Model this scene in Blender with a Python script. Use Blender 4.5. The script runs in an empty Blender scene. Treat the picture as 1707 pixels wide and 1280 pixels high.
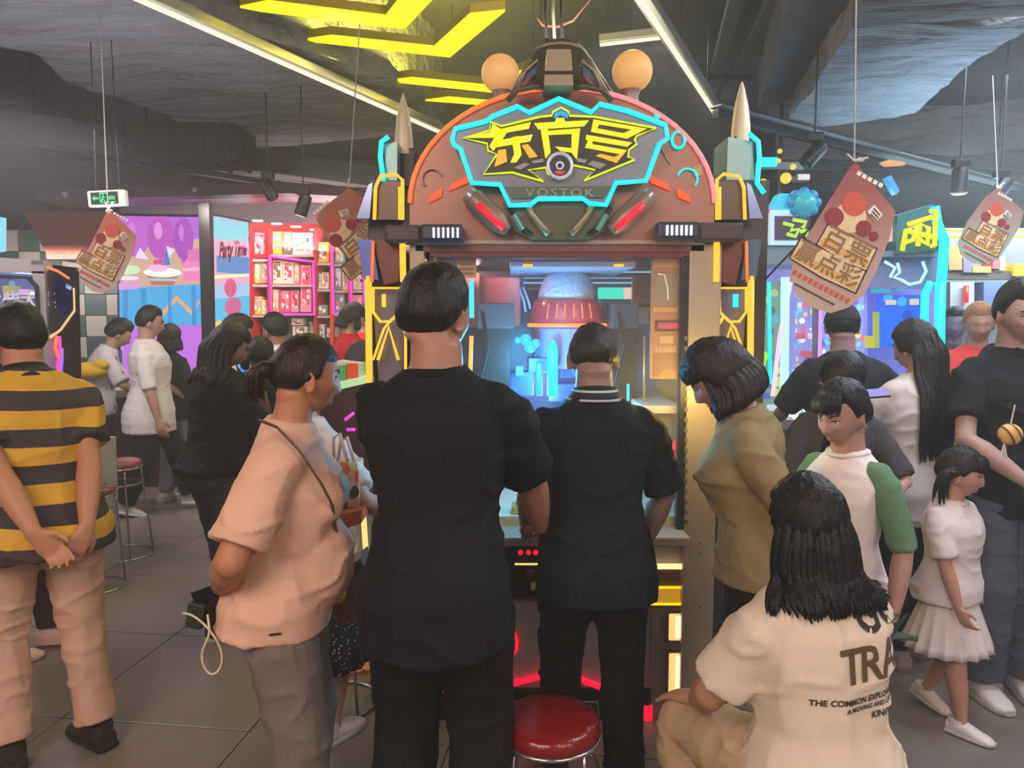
import bpy, bmesh, math, random
import numpy as np
from mathutils import Vector, Matrix, Euler
from mathutils.bvhtree import BVHTree
R = math.radians
random.seed(7)
rng = np.random.RandomState(5)
C = bpy.context.scene.collection
SC = bpy.context.scene
# ---------------------------------------------------------------- camera
F = 1242.0
CAMZ, PITCH = 1.62, math.atan(110 / 1242)
cd = bpy.data.cameras.new('camera'); cam = bpy.data.objects.new('camera', cd); C.objects.link(cam)
cd.sensor_width = 36.0; cd.lens = 36.0 * F / 1707.0; cd.clip_start = 0.05; cd.clip_end = 200
cam.location = (0, 0, CAMZ); cam.rotation_euler = (R(90) - PITCH, 0, 0)
SC.camera = cam
# ---------------------------------------------------------------- world, exposure
SC.view_settings.view_transform = 'Standard'; SC.view_settings.look = 'None'
SC.view_settings.gamma = 1.0; SC.view_settings.use_curve_mapping = False
SC.view_settings.exposure = 0.25
SC.cycles.use_denoising = True
SC.cycles.max_bounces = 6; SC.cycles.transparent_max_bounces = 12
SC.cycles.sample_clamp_indirect = 4.0
SC.cycles.caustics_reflective = False; SC.cycles.caustics_refractive = False
W = bpy.data.worlds.new('world'); SC.world = W; W.use_nodes = True
W.node_tree.nodes['Background'].inputs[0].default_value = (0.30, 0.27, 0.29, 1)
W.node_tree.nodes['Background'].inputs[1].default_value = 1.1
def area(name, loc, rot, size, power, col, sy=None):
    l = bpy.data.lights.new(name, 'AREA'); l.energy = power; l.color = col; l.size = size
    if sy: l.shape = 'RECTANGLE'; l.size_y = sy
    o = bpy.data.objects.new(name, l); C.objects.link(o); o.location = loc; o.rotation_euler = [R(a) for a in rot]
    return o
def point(name, loc, power, col, rad=0.05):
    l = bpy.data.lights.new(name, 'POINT'); l.energy = power; l.color = col; l.shadow_soft_size = rad
    o = bpy.data.objects.new(name, l); C.objects.link(o); o.location = loc
    return o
# warm general lighting of the hall (ceiling panels behind and above the camera), then the shops' and machines' own light, with added fills among them
area('hall_light', (-1.8, -1.6, 3.5), (32, 0, -12), 2.4, 150, (1.0, 0.76, 0.62))
area('hall_light', (2.2, -1.4, 3.5), (32, 0, 12), 2.2, 75, (1.0, 0.80, 0.70))
area('aisle_light', (-3.2, 4.3, 2.75), (0, 0, 0), 1.4, 50, (1.0, 0.90, 0.92))
area('aisle_light', (2.3, 2.6, 3.1), (0, 0, 0), 1.6, 62, (0.86, 0.92, 1.0))
area('aisle_light', (2.9, 4.2, 3.1), (0, 0, 0), 1.2, 40, (0.80, 0.90, 1.0))
area('shop_light', (-2.1, 7.0, 2.72), (40, 0, 0), 1.9, 95, (1.0, 0.88, 0.84), .4)
area('shop_ceiling_fill', (-2.3, 8.0, 2.35), (180, 0, 0), 1.6, 40, (1.0, 0.75, 0.82), .6)  # unseen uplight added to brighten the shop ceiling
area('tile_wall_fill', (-4.9, 7.45, 2.12), (58, 0, 0), 1.2, 16, (1.0, 0.93, 0.88), .4)
point('cabinet_lamp', (-2.85, 4.45, 1.80), 4, (0.6, 0.7, 1.0), .08)
area('far_shelf_light', (4.4, 5.6, 2.5), (50, 0, 0), 1.6, 50, (1.0, 0.95, 0.8), .3)
area('window_fill', (0.2, 3.45, 2.0), (0, 0, 0), .9, 34, (1.0, 0.82, 0.9), .3)  # added fill from above for the window interior
point('inner_pink_lamp', (-0.18, 3.28, 1.88), 14, (1.0, 0.45, 0.42), .06)
point('inner_pink_lamp', (0.55, 3.40, 1.90), 8, (1.0, 0.5, 0.5), .06)
area('arcade_light', (4.5, 6.6, 3.0), (0, 0, 0), 2.5, 80, (0.6, 0.85, 1.0))
area('ceiling_fill', (3.2, 4.9, 2.35), (180, 0, 0), 1.6, 55, (0.50, 0.78, 1.0))  # these three are added upward fills for the ceiling, not lamps on machines
area('ceiling_fill', (-2.3, 3.9, 2.2), (180, 0, 0), 1.4, 18, (0.95, 0.93, 1.0))
area('ceiling_fill', (0.2, 3.6, 2.75), (180, 0, 0), 1.2, 22, (1.0, 0.95, 0.7))
point('neon_glow', (0.66, 2.64, 1.35), 5, (1.0, 0.72, 0.15), .06)
point('cabinet_glow', (0.08, 2.90, 1.42), 17, (0.05, 0.55, 1.0), .06)
point('cabinet_glow', (0.15, 3.22, 1.30), 12, (0.25, 0.45, 1.0), .08)
area('window_fill', (0.2, 2.94, 2.0), (38, 0, 0), .8, 75, (1.0, 0.86, 0.84), .12)  # added front fill for the rocket dome

# ---------------------------------------------------------------- helpers
def P(px, py, Y):
    """point of the photograph's ray through pixel (px,py) at depth Y in metres"""
    u, v = (px - 853.5) / F, (640 - py) / F
    fy = math.cos(PITCH) + v * math.sin(PITCH); fz = v * math.cos(PITCH) - math.sin(PITCH)
    return Vector((u * Y / fy, Y, CAMZ + fz * Y / fy))
def PZ(px, py, z):
    v = (640 - py) / F
    fy = math.cos(PITCH) + v * math.sin(PITCH); fz = v * math.cos(PITCH) - math.sin(PITCH)
    return P(px, py, fy * (z - CAMZ) / fz)
def PX(px, py, X):
    u, v = (px - 853.5) / F, (640 - py) / F
    return P(px, py, X * (math.cos(PITCH) + v * math.sin(PITCH)) / u)
def lin(h):
    if isinstance(h, str):
        h = h.lstrip('#'); c = [int(h[i:i + 2], 16) / 255 for i in (0, 2, 4)]
    else: c = list(h)
    return tuple(x / 12.92 if x <= 0.04045 else ((x + 0.055) / 1.055) ** 2.4 for x in c)
MATS = {}
def mat(name, col='888888', rough=0.55, metal=0.0, emit=None, es=1.0, bump=0.0, bscale=30.0, stretch=(1, 1, 1), var=0.0, vscale=6.0,
        bdist=0.02, spec=0.5, trans=0.0, alpha=1.0, sheen=0.0, coat=0.0, sss=0.0):
    if name in MATS: return MATS[name]
    m = bpy.data.materials.new(name); m.use_nodes = True; MATS[name] = m
    nt = m.node_tree; b = nt.nodes['Principled BSDF']; c = lin(col)
    b.inputs['Base Color'].default_value = (*c, 1); b.inputs['Roughness'].default_value = rough
    b.inputs['Metallic'].default_value = metal; b.inputs['Specular IOR Level'].default_value = spec
    if emit: b.inputs['Emission Color'].default_value = (*lin(emit), 1); b.inputs['Emission Strength'].default_value = es
    if trans: b.inputs['Transmission Weight'].default_value = trans
    if alpha < 1: b.inputs['Alpha'].default_value = alpha
    if sheen: b.inputs['Sheen Weight'].default_value = sheen
    if coat: b.inputs['Coat Weight'].default_value = coat
    if sss:
        b.inputs['Subsurface Weight'].default_value = sss; b.inputs['Subsurface Radius'].default_value = (0.01, 0.004, 0.002)
    if bump or var:
        tc = nt.nodes.new('ShaderNodeTexCoord'); mp = nt.nodes.new('ShaderNodeMapping'); mp.inputs['Scale'].default_value = stretch
        nt.links.new(tc.outputs['Object'], mp.inputs['Vector'])
    if bump:
        n = nt.nodes.new('ShaderNodeTexNoise'); n.inputs['Scale'].default_value = bscale; n.inputs['Detail'].default_value = 4
        nt.links.new(mp.outputs['Vector'], n.inputs['Vector'])
        bp = nt.nodes.new('ShaderNodeBump'); bp.inputs['Strength'].default_value = bump; bp.inputs['Distance'].default_value = bdist
        nt.links.new(n.outputs['Fac'], bp.inputs['Height']); nt.links.new(bp.outputs['Normal'], b.inputs['Normal'])
    if var:
        n2 = nt.nodes.new('ShaderNodeTexNoise'); n2.inputs['Scale'].default_value = vscale; n2.inputs['Detail'].default_value = 5
        nt.links.new(mp.outputs['Vector'], n2.inputs['Vector'])
        hs = nt.nodes.new('ShaderNodeMix'); hs.data_type = 'RGBA'
        hs.inputs[6].default_value = (*[x * (1 - var) for x in c], 1); hs.inputs[7].default_value = (*[min(1, x * (1 + var)) for x in c], 1)
        nt.links.new(n2.outputs['Fac'], hs.inputs[0]); nt.links.new(hs.outputs[2], b.inputs['Base Color'])
    return m
def glow(name, col, es=1.0):
    if name in MATS: return MATS[name]
    return mat(name, '1c1c1c', 0.4, emit=col, es=es)
def stripes(name, cols, period, axis=(0, 0, 1), rough=0.75, bump=0.15, off=0.0, emit=0.0):
    """flat printed bands along an object-space axis"""
    if name in MATS: return MATS[name]
    m = mat(name, cols[0], rough, bump=bump, bscale=60); nt = m.node_tree; b = nt.nodes['Principled BSDF']
    tc = nt.nodes.new('ShaderNodeTexCoord'); d = nt.nodes.new('ShaderNodeVectorMath'); d.operation = 'DOT_PRODUCT'; d.inputs[1].default_value = axis
    nt.links.new(tc.outputs['Object'], d.inputs[0])
    a = nt.nodes.new('ShaderNodeMath'); a.operation = 'MULTIPLY_ADD'; a.inputs[1].default_value = 1 / period; a.inputs[2].default_value = off
    nt.links.new(d.outputs['Value'], a.inputs[0])
    f = nt.nodes.new('ShaderNodeMath'); f.operation = 'FRACT'; nt.links.new(a.outputs[0], f.inputs[0])
    r = nt.nodes.new('ShaderNodeValToRGB'); r.color_ramp.interpolation = 'CONSTANT'
    n = len(cols); e = r.color_ramp.elements
    while len(e) < n: e.new(0.5)
    for i, c in enumerate(cols): e[i].position = i / n; e[i].color = (*lin(c), 1)
    nt.links.new(f.outputs[0], r.inputs[0]); nt.links.new(r.outputs['Color'], b.inputs['Base Color'])
    if emit: nt.links.new(r.outputs['Color'], b.inputs['Emission Color']); b.inputs['Emission Strength'].default_value = emit
    return m
def spots(name, base, cols, scale=25.0, thr=0.35, rough=0.7, emit=0.0, stretch=(1, 1, 1)):
    """printed blotches of several colours (patterned cloth, packaging, playfield prints)"""
    if name in MATS: return MATS[name]
    m = mat(name, base, rough); nt = m.node_tree; b = nt.nodes['Principled BSDF']
    tc = nt.nodes.new('ShaderNodeTexCoord'); mp = nt.nodes.new('ShaderNodeMapping'); mp.inputs['Scale'].default_value = stretch
    v = nt.nodes.new('ShaderNodeTexVoronoi'); v.inputs['Scale'].default_value = scale
    nt.links.new(tc.outputs['Object'], mp.inputs['Vector']); nt.links.new(mp.outputs['Vector'], v.inputs['Vector'])
    lt = nt.nodes.new('ShaderNodeMath'); lt.operation = 'LESS_THAN'; lt.inputs[1].default_value = thr
    nt.links.new(v.outputs['Distance'], lt.inputs[0])
    sx = nt.nodes.new('ShaderNodeSeparateColor'); nt.links.new(v.outputs['Color'], sx.inputs[0])
    r = nt.nodes.new('ShaderNodeValToRGB'); r.color_ramp.interpolation = 'CONSTANT'; e = r.color_ramp.elements
    while len(e) < len(cols): e.new(0.5)
    for i, c in enumerate(cols): e[i].position = i / len(cols); e[i].color = (*lin(c), 1)
    nt.links.new(sx.outputs[0], r.inputs[0])
    mx = nt.nodes.new('ShaderNodeMix'); mx.data_type = 'RGBA'; mx.inputs[6].default_value = (*lin(base), 1)
    nt.links.new(lt.outputs[0], mx.inputs[0]); nt.links.new(r.outputs['Color'], mx.inputs[7])
    nt.links.new(mx.outputs[2], b.inputs['Base Color'])
    if emit: nt.links.new(mx.outputs[2], b.inputs['Emission Color']); b.inputs['Emission Strength'].default_value = emit
    return m
def tag(o, label=None, cat=None, group=None, kind=None):
    if label: o['label'] = label
    if cat: o['category'] = cat
    if group: o['group'] = group
    if kind: o['kind'] = kind
    return o
def thing(name, label, cat, loc=(0, 0, 0), rotz=0.0, group=None):
    o = bpy.data.objects.new(name, None); C.objects.link(o); o.location = loc; o.rotation_euler = (0, 0, rotz); o.empty_display_size = 0.1
    return tag(o, label, cat, group)
def wmat(o):
    m = Matrix.LocRotScale(o.location, o.rotation_euler, o.scale)
    return wmat(o.parent) @ m if o.parent else m
class MB:
    def __init__(s): s.v = []; s.f = []; s.mi = []
    def add(s, vs, fs, mi=0):
        o = len(s.v); s.v.extend([tuple(p) for p in vs]); s.f.extend([tuple(i + o for i in f) for f in fs]); s.mi.extend([mi] * len(fs)); return s
    def box(s, c, d, rot=None, mi=0):
        x, y, z = d[0] / 2, d[1] / 2, d[2] / 2
        vs = [Vector((a * x, b * y, e * z)) for a in (-1, 1) for b in (-1, 1) for e in (-1, 1)]
        if rot is not None: vs = [rot @ p for p in vs]
        c = Vector(c)
        return s.add([p + c for p in vs], [(0, 1, 3, 2), (4, 6, 7, 5), (0, 4, 5, 1), (2, 3, 7, 6), (0, 2, 6, 4), (1, 5, 7, 3)], mi)
    def bbox(s, c, d, bev=0.006, rot=None, mi=0):
        """box with chamfered edges"""
        x, y, z = d[0] / 2, d[1] / 2, d[2] / 2; b = min(bev, x * .45, y * .45, z * .45)
        bm = bmesh.new(); bmesh.ops.create_cube(bm, size=1)
        for p in bm.verts: p.co = Vector((p.co.x * 2 * x, p.co.y * 2 * y, p.co.z * 2 * z))
        bmesh.ops.bevel(bm, geom=bm.edges[:], offset=b, segments=2, affect='EDGES', profile=0.6)
        bm.verts.index_update(); c = Vector(c)
        vs = [((rot @ p.co) if rot is not None else p.co) + c for p in bm.verts]; fs = [[q.index for q in f.verts] for f in bm.faces]
        bm.free(); return s.add(vs, fs, mi)
    def prism(s, pts, d, mi=0):
        """planar polygon pts extruded by vector d"""
        n = len(pts); pts = [Vector(p) for p in pts]; d = Vector(d)
        nrm = Vector((0, 0, 0))
        for i in range(n): nrm += pts[i].cross(pts[(i + 1) % n])
        if nrm.dot(d) > 0: pts = pts[::-1]
        return s.add(pts + [p + d for p in pts], [tuple(range(n)), tuple(range(2 * n - 1, n - 1, -1))] + [((i + 1) % n, i, i + n, (i + 1) % n + n) for i in range(n)], mi)
    def tube(s, pts, r, n=8, closed=False, mi=0, flat=1.0, cap=True):
        pts = [Vector(p) for p in pts]; m = len(pts)
        rs = [float(q) for q in r] if isinstance(r, (list, tuple)) else [float(r)] * m
        T = []
        for i in range(m):
            a = pts[(i - 1) % m] if (closed or i > 0) else pts[i]; b = pts[(i + 1) % m] if (closed or i < m - 1) else pts[i]
            t = b - a; T.append(t.normalized() if t.length > 1e-9 else Vector((0, 0, 1)))
        u = T[0].orthogonal().normalized(); vs = []
        for i in range(m):
            u = (u - T[i] * u.dot(T[i]));
            if u.length < 1e-6: u = T[i].orthogonal()
            u.normalize(); w = T[i].cross(u)
            for k in range(n):
                a = 2 * math.pi * k / n; vs.append(pts[i] + rs[i] * (u * math.cos(a) * flat + w * math.sin(a)))
        fs = []
        for i in range(m if closed else m - 1):
            j = (i + 1) % m
            for k in range(n): fs.append((i * n + k, i * n + (k + 1) % n, j * n + (k + 1) % n, j * n + k))
        if not closed and cap: fs += [tuple(range(n - 1, -1, -1)), tuple((m - 1) * n + k for k in range(n))]
        return s.add(vs, fs, mi)
    def loft(s, secs, n=24, mi=0, caps=True):
        """secs: (centre, xaxis, yaxis, rx, ry[, exponent])"""
        vs = []; m = len(secs)
        for sec in secs:
            c, xa, ya, rx, ry = sec[:5]; rx, ry = float(rx), float(ry); e = sec[5] if len(sec) > 5 else 2.3
            for k in range(n):
                a = 2 * math.pi * k / n; ca, sa = math.cos(a), math.sin(a)
                vs.append(Vector(c) + Vector(xa) * (rx * math.copysign(abs(ca) ** (2 / e), ca)) + Vector(ya) * (ry * math.copysign(abs(sa) ** (2 / e), sa)))
        fs = [(i * n + k, i * n + (k + 1) % n, (i + 1) * n + (k + 1) % n, (i + 1) * n + k) for i in range(m - 1) for k in range(n)]
        if caps: fs += [tuple(range(n - 1, -1, -1)), tuple((m - 1) * n + k for k in range(n))]
        return s.add(vs, fs, mi)
    def ball(s, c, r, nu=16, nv=10, M=None, mi=0):
        r = r if isinstance(r, (tuple, list)) else (r, r, r); c = Vector(c); vs = []; M = M or Matrix.Identity(3)
        for j in range(nv + 1):
            t = math.pi * j / nv
            for i in range(nu):
                a = 2 * math.pi * i / nu
                vs.append(c + M @ Vector((r[0] * math.sin(t) * math.cos(a), r[1] * math.sin(t) * math.sin(a), -r[2] * math.cos(t))))
        fs = [(j * nu + i, j * nu + (i + 1) % nu, (j + 1) * nu + (i + 1) % nu, (j + 1) * nu + i) for j in range(nv) for i in range(nu)]
        return s.add(vs, fs, mi)
    def lathe(s, prof, c=(0, 0, 0), n=24, mi=0, M=None):
        """prof: (radius, z) from bottom to top"""
        c = Vector(c); vs = []; M = M or Matrix.Identity(3)
        for r, z in prof:
            for k in range(n):
                a = 2 * math.pi * k / n; vs.append(c + M @ Vector((r * math.cos(a), r * math.sin(a), z)))
        m = len(prof)
        fs = [(i * n + k, i * n + (k + 1) % n, (i + 1) * n + (k + 1) % n, (i + 1) * n + k) for i in range(m - 1) for k in range(n)]
        fs += [tuple(range(n - 1, -1, -1)), tuple((m - 1) * n + k for k in range(n))]
        return s.add(vs, fs, mi)
    def build(s, name, m, parent=None, smooth=False, local=False, merge=False, auto=None):
        me = bpy.data.meshes.new(name); vs = s.v
        if parent is not None and not local:
            inv = wmat(parent).inverted(); vs = [inv @ Vector(p) for p in vs]
        me.from_pydata([tuple(p) for p in vs], [], s.f)
        for q in (m if isinstance(m, (list, tuple)) else [m]): me.materials.append(q)
        if any(s.mi): me.polygons.foreach_set('material_index', s.mi)
        if merge:
            bm = bmesh.new(); bm.from_mesh(me); bmesh.ops.remove_doubles(bm, verts=bm.verts, dist=1e-5); bm.to_mesh(me); bm.free()
        if smooth: me.polygons.foreach_set('use_smooth', [True] * len(me.polygons))
        me.update()
        if auto: me.set_sharp_from_angle(angle=R(auto))
        o = bpy.data.objects.new(name, me); C.objects.link(o)
        if parent is not None: o.parent = parent
        return o
def pxprism(pts, Y, th):
    """polygon seen at pixels pts standing upright at depth Y, thickness th backwards"""
    b = MB(); b.prism([P(x, y, Y) for x, y in pts], (0, th, 0)); return b
def pxtube(pts, Y, r, closed=False, n=8):
    b = MB(); b.tube([P(x, y, Y) for x, y in pts], r, n, closed); return b
def text_mb(txt, size, bold=0.0, ext=0.0, spacing=1.0, shear=0.0):
    """flat lettering, centred, in the xz plane facing -y"""
    cu = bpy.data.curves.new('lettering', 'FONT'); cu.body = txt; cu.size = size; cu.align_x = 'CENTER'; cu.align_y = 'CENTER'
    cu.extrude = ext; cu.offset = bold; cu.space_character = spacing; cu.resolution_u = 3; cu.shear = shear
    o = bpy.data.objects.new('lettering', cu); C.objects.link(o)
    dg = bpy.context.evaluated_depsgraph_get(); me = bpy.data.meshes.new_from_object(o.evaluated_get(dg))
    b = MB(); b.add([(v.co.x, -v.co.z, v.co.y) for v in me.vertices], [tuple(p.vertices) for p in me.polygons])
    bpy.data.objects.remove(o); bpy.data.curves.remove(cu); bpy.data.meshes.remove(me)
    return b
def xform(b, M):
    b.v = [tuple(M @ Vector(p)) for p in b.v]; return b
def bez(p0, p1, p2, n=10):
    p0, p1, p2 = Vector(p0), Vector(p1), Vector(p2)
    return [(1 - t) ** 2 * p0 + 2 * t * (1 - t) * p1 + t * t * p2 for t in [i / n for i in range(n + 1)]]
# ---------------------------------------------------------------- people
def vnoise(p, seed=0):
    """vectorised value noise, p (n,3) -> (-1..1)"""
    i = np.floor(p).astype(np.int64); f = p - i; f = f * f * (3 - 2 * f)
    def h(a, b, c):
        n = (a * 374761393 + b * 668265263 + c * 2147483647 + seed * 1274126177) & 0xffffffff
        n = ((n ^ (n >> 13)) * 1274126177) & 0xffffffff
        return ((n ^ (n >> 16)) & 0xffff) / 32767.5 - 1
    r = 0
    for dx in (0, 1):
        for dy in (0, 1):
            for dz in (0, 1):
                w = (f[:, 0] if dx else 1 - f[:, 0]) * (f[:, 1] if dy else 1 - f[:, 1]) * (f[:, 2] if dz else 1 - f[:, 2])
                r = r + w * h(i[:, 0] + dx, i[:, 1] + dy, i[:, 2] + dz)
    return r
def remeshed(b, voxel, ratio=1.0, smooth=2, fold=None):
    """union of the closed pieces in b as ONE continuous surface"""
    me = bpy.data.meshes.new('tmp'); me.from_pydata(b.v, [], b.f); me.update()
    o = bpy.data.objects.new('tmp', me); C.objects.link(o)
    md = o.modifiers.new('r', 'REMESH'); md.mode = 'VOXEL'; md.voxel_size = voxel
    if smooth:
        ms = o.modifiers.new('s', 'SMOOTH'); ms.iterations = smooth; ms.factor = 0.5
    dg = bpy.context.evaluated_depsgraph_get(); out = bpy.data.meshes.new_from_object(o.evaluated_get(dg))
    bpy.data.objects.remove(o); bpy.data.meshes.remove(me)
    if fold:
        n = len(out.vertices); co = np.empty(n * 3); out.vertices.foreach_get('co', co); co = co.reshape(-1, 3)
        nr = np.empty(n * 3); out.vertices.foreach_get('normal', nr); nr = nr.reshape(-1, 3)
        co = co + nr * fold(co)[:, None]
        out.vertices.foreach_set('co', co.ravel()); out.update()
    if ratio < 1:
        o = bpy.data.objects.new('tmp', out); C.objects.link(o)
        md = o.modifiers.new('d', 'DECIMATE'); md.ratio = ratio
        dg = bpy.context.evaluated_depsgraph_get(); out2 = bpy.data.meshes.new_from_object(o.evaluated_get(dg))
        bpy.data.objects.remove(o); bpy.data.meshes.remove(out); out = out2
    out.polygons.foreach_set('use_smooth', [True] * len(out.polygons)); out.update()
    return out
def mesh_obj(name, me, m, parent):
    me.name = name; me.materials.clear()
    for q in (m if isinstance(m, (list, tuple)) else [m]): me.materials.append(q)
    o = bpy.data.objects.new(name, me); C.objects.link(o); o.parent = parent; return o
def ss(a, b, x):
    t = np.clip((x - a) / (b - a), 0, 1); return t * t * (3 - 2 * t)
def head_pts(u, v, w, hh, fem=0.0, child=0.0, fat=0.0, nose=1.0):
    """points of a head; (u,v,w) unit directions; x right, y front, z up; hh = chin-to-crown height"""
    k = hh / 0.230
    x, y, z = 0.0765 * u, 0.098 * v, 0.118 * w
    z = np.where(w < 0, 0.112 * w, z)
    t = ss(0.05, -1.0, w); fr = ss(-0.15, 0.5, v); bk = 1 - fr
    x = x * (1 - (0.24 + 0.05 * fem - 0.12 * fat - .05 * child) * t * fr - 0.22 * t * bk)
    y = y * (1 - 0.36 * t * bk) ; z = z + 0.028 * t * bk
    y = np.where(v > 0, y * (1 - 0.05 * ss(-.2, .6, w)), y)
    x = x * (1 + 0.03 * ss(.1, .6, -v) * ss(-.3, .3, w))
    g = lambda cx, cz, sx, sz: np.exp(-((x - cx) / sx) ** 2 - ((z - cz) / sz) ** 2) * ss(0.2, 0.55, v)
    d = 0.006 * g(0, .022, .05, .012) * (1 - .6 * fem) * (1 - child)
    d = d - 0.0105 * (g(.032, .002, .019, .014) + g(-.032, .002, .019, .014))
    nz = np.clip((0.012 - z) / 0.052, 0, 1)
    prof = np.where(z > -0.040, nz ** 1.2, np.clip(1 - (-0.040 - z) / 0.011, 0, 1))
    d = d + nose * 0.0205 * (1 - .3 * child) * prof * np.exp(-(x / (0.0075 + 0.0075 * nz)) ** 2) * ss(0.3, 0.6, v)
    d = d + nose * 0.006 * (g(.0135, -.037, .007, .008) + g(-.0135, -.037, .007, .008))
    d = d + 0.005 * (g(.043, -.022, .022, .02) + g(-.043, -.022, .022, .02)) * (1 + child + fat)
    d = d + 0.0065 * g(0, -.0645, .021, .0055) + 0.0065 * g(0, -.076, .018, .006) - 0.004 * g(0, -.0703, .022, .0025)
    d = d + 0.010 * g(0, -.100, .024, .014) - 0.004 * g(0, -.086, .03, .006)
    y = y + d
    return np.stack([x, y, z], -1) * k
def sphere_grid(nu, nv):
    t = np.pi * (np.arange(nv + 1) / nv); a = 2 * np.pi * np.arange(nu) / nu
    # denser towards the face (+y)
    a = a + 0.35 * np.cos(a)
    u = np.sin(t)[:, None] * np.cos(a)[None]; v = np.sin(t)[:, None] * np.sin(a)[None]; w = -np.cos(t)[:, None] * np.ones(nu)[None]
    fs = [(j * nu + i, j * nu + (i + 1) % nu, (j + 1) * nu + (i + 1) % nu, (j + 1) * nu + i) for j in range(nv) for i in range(nu)]
    return u.ravel(), v.ravel(), w.ravel(), fs
def ik(a, t, l1, l2, pole):
    a, t, pole = Vector(a), Vector(t), Vector(pole); d = t - a; L = d.length
    if L > (l1 + l2) * .998: d = d * ((l1 + l2) * .998 / L); L = d.length; t = a + d
    x = (l1 * l1 - l2 * l2 + L * L) / (2 * L); h = math.sqrt(max(0, l1 * l1 - x * x)); n = d.normalized()
    p = pole - n * pole.dot(n); p = p.normalized() if p.length > 1e-6 else n.orthogonal()
    return a + n * x + p * h, t
def rot(yaw=0, pitch=0, roll=0):
    """yaw left about z, pitch forward-down about x, roll about y"""
    return Matrix.Rotation(R(yaw), 3, 'Z') @ Matrix.Rotation(R(-pitch), 3, 'X') @ Matrix.Rotation(R(roll), 3, 'Y')
def hand(b, wrist, d, n, side, L, curl=35, spread=1.0, thumb=25):
    """palm + five bent fingers; d = along the hand, n = palm normal (way the palm faces), side=+1 right hand"""
    d = Vector(d).normalized(); n = Vector(n); n = (n - d * n.dot(d)).normalized(); x = d.cross(n) * side   # x: towards the thumb
    w = Vector(wrist); pl = L * .50; hw = L * .215
    b.loft([(w - d * L * .08, x, n, L * .14, L * .11), (w + d * L * .10, x, n, L * .165, L * .105), (w + d * pl * .6, x, n, hw, L * .085), (w + d * pl, x, n, hw * .97, L * .066), (w + d * pl * 1.06, x, n, hw * .8, L * .04)], 14)
    for i, (fx, fl) in enumerate(((.155, .44), (.053, .49), (-.052, .455), (-.15, .36))):
        p = w + d * pl * .93 + x * (fx * L); a = R(curl * (.5 + .06 * i)); sp = (fx / .155) * .10 * spread
        pts = [p - d * L * .1, p]; rr = [L * .050, L * .050]; q = p
        for sgl, rad, ex in ((.45, .046, 1.0), (.32, .042, 2.1), (.23, .034, 2.9)):
            an = a * ex; dd = d * math.cos(an) + n * math.sin(an) + x * sp * math.cos(an); q = q + dd.normalized() * (fl * L * sgl); pts.append(q); rr.append(L * rad)
        b.tube(pts, rr, 8)
        b.ball(pts[-1], L * .035, 8, 6)
    p = w + d * L * .12 + x * L * .13; ta = R(thumb)
    t1 = (d * .62 + x * .75 + n * math.sin(ta) * .6).normalized(); t2 = (d * .9 + x * .30 + n * math.sin(ta) * .9).normalized(); t3 = (d + x * .05 + n * math.sin(ta) * 1.1).normalized()
    q = [p - t1 * L * .05, p + t1 * L * .17]; q.append(q[-1] + t2 * L * .16); q.append(q[-1] + t3 * L * .10)
    b.tube(q, [L * .075, L * .062, L * .052, L * .04], 8); b.ball(q[-1], L * .04, 8, 6)
SKIN = {}
def skin(c): return mat('skin_' + c, c, 0.5, bump=0.05, bscale=120, sss=0.06, spec=0.35)
def cloth(name, c, **k):
    k.setdefault('rough', 0.82); k.setdefault('bump', 0.05); k.setdefault('bscale', 140); k.setdefault('spec', 0.25)
    return mat(name, c, **k)
def hairmat(c): return mat('hair_' + c, c, 0.45, bump=0.3, bscale=26, stretch=(6, 6, 0.8), spec=0.28)
SOLE = None
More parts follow.
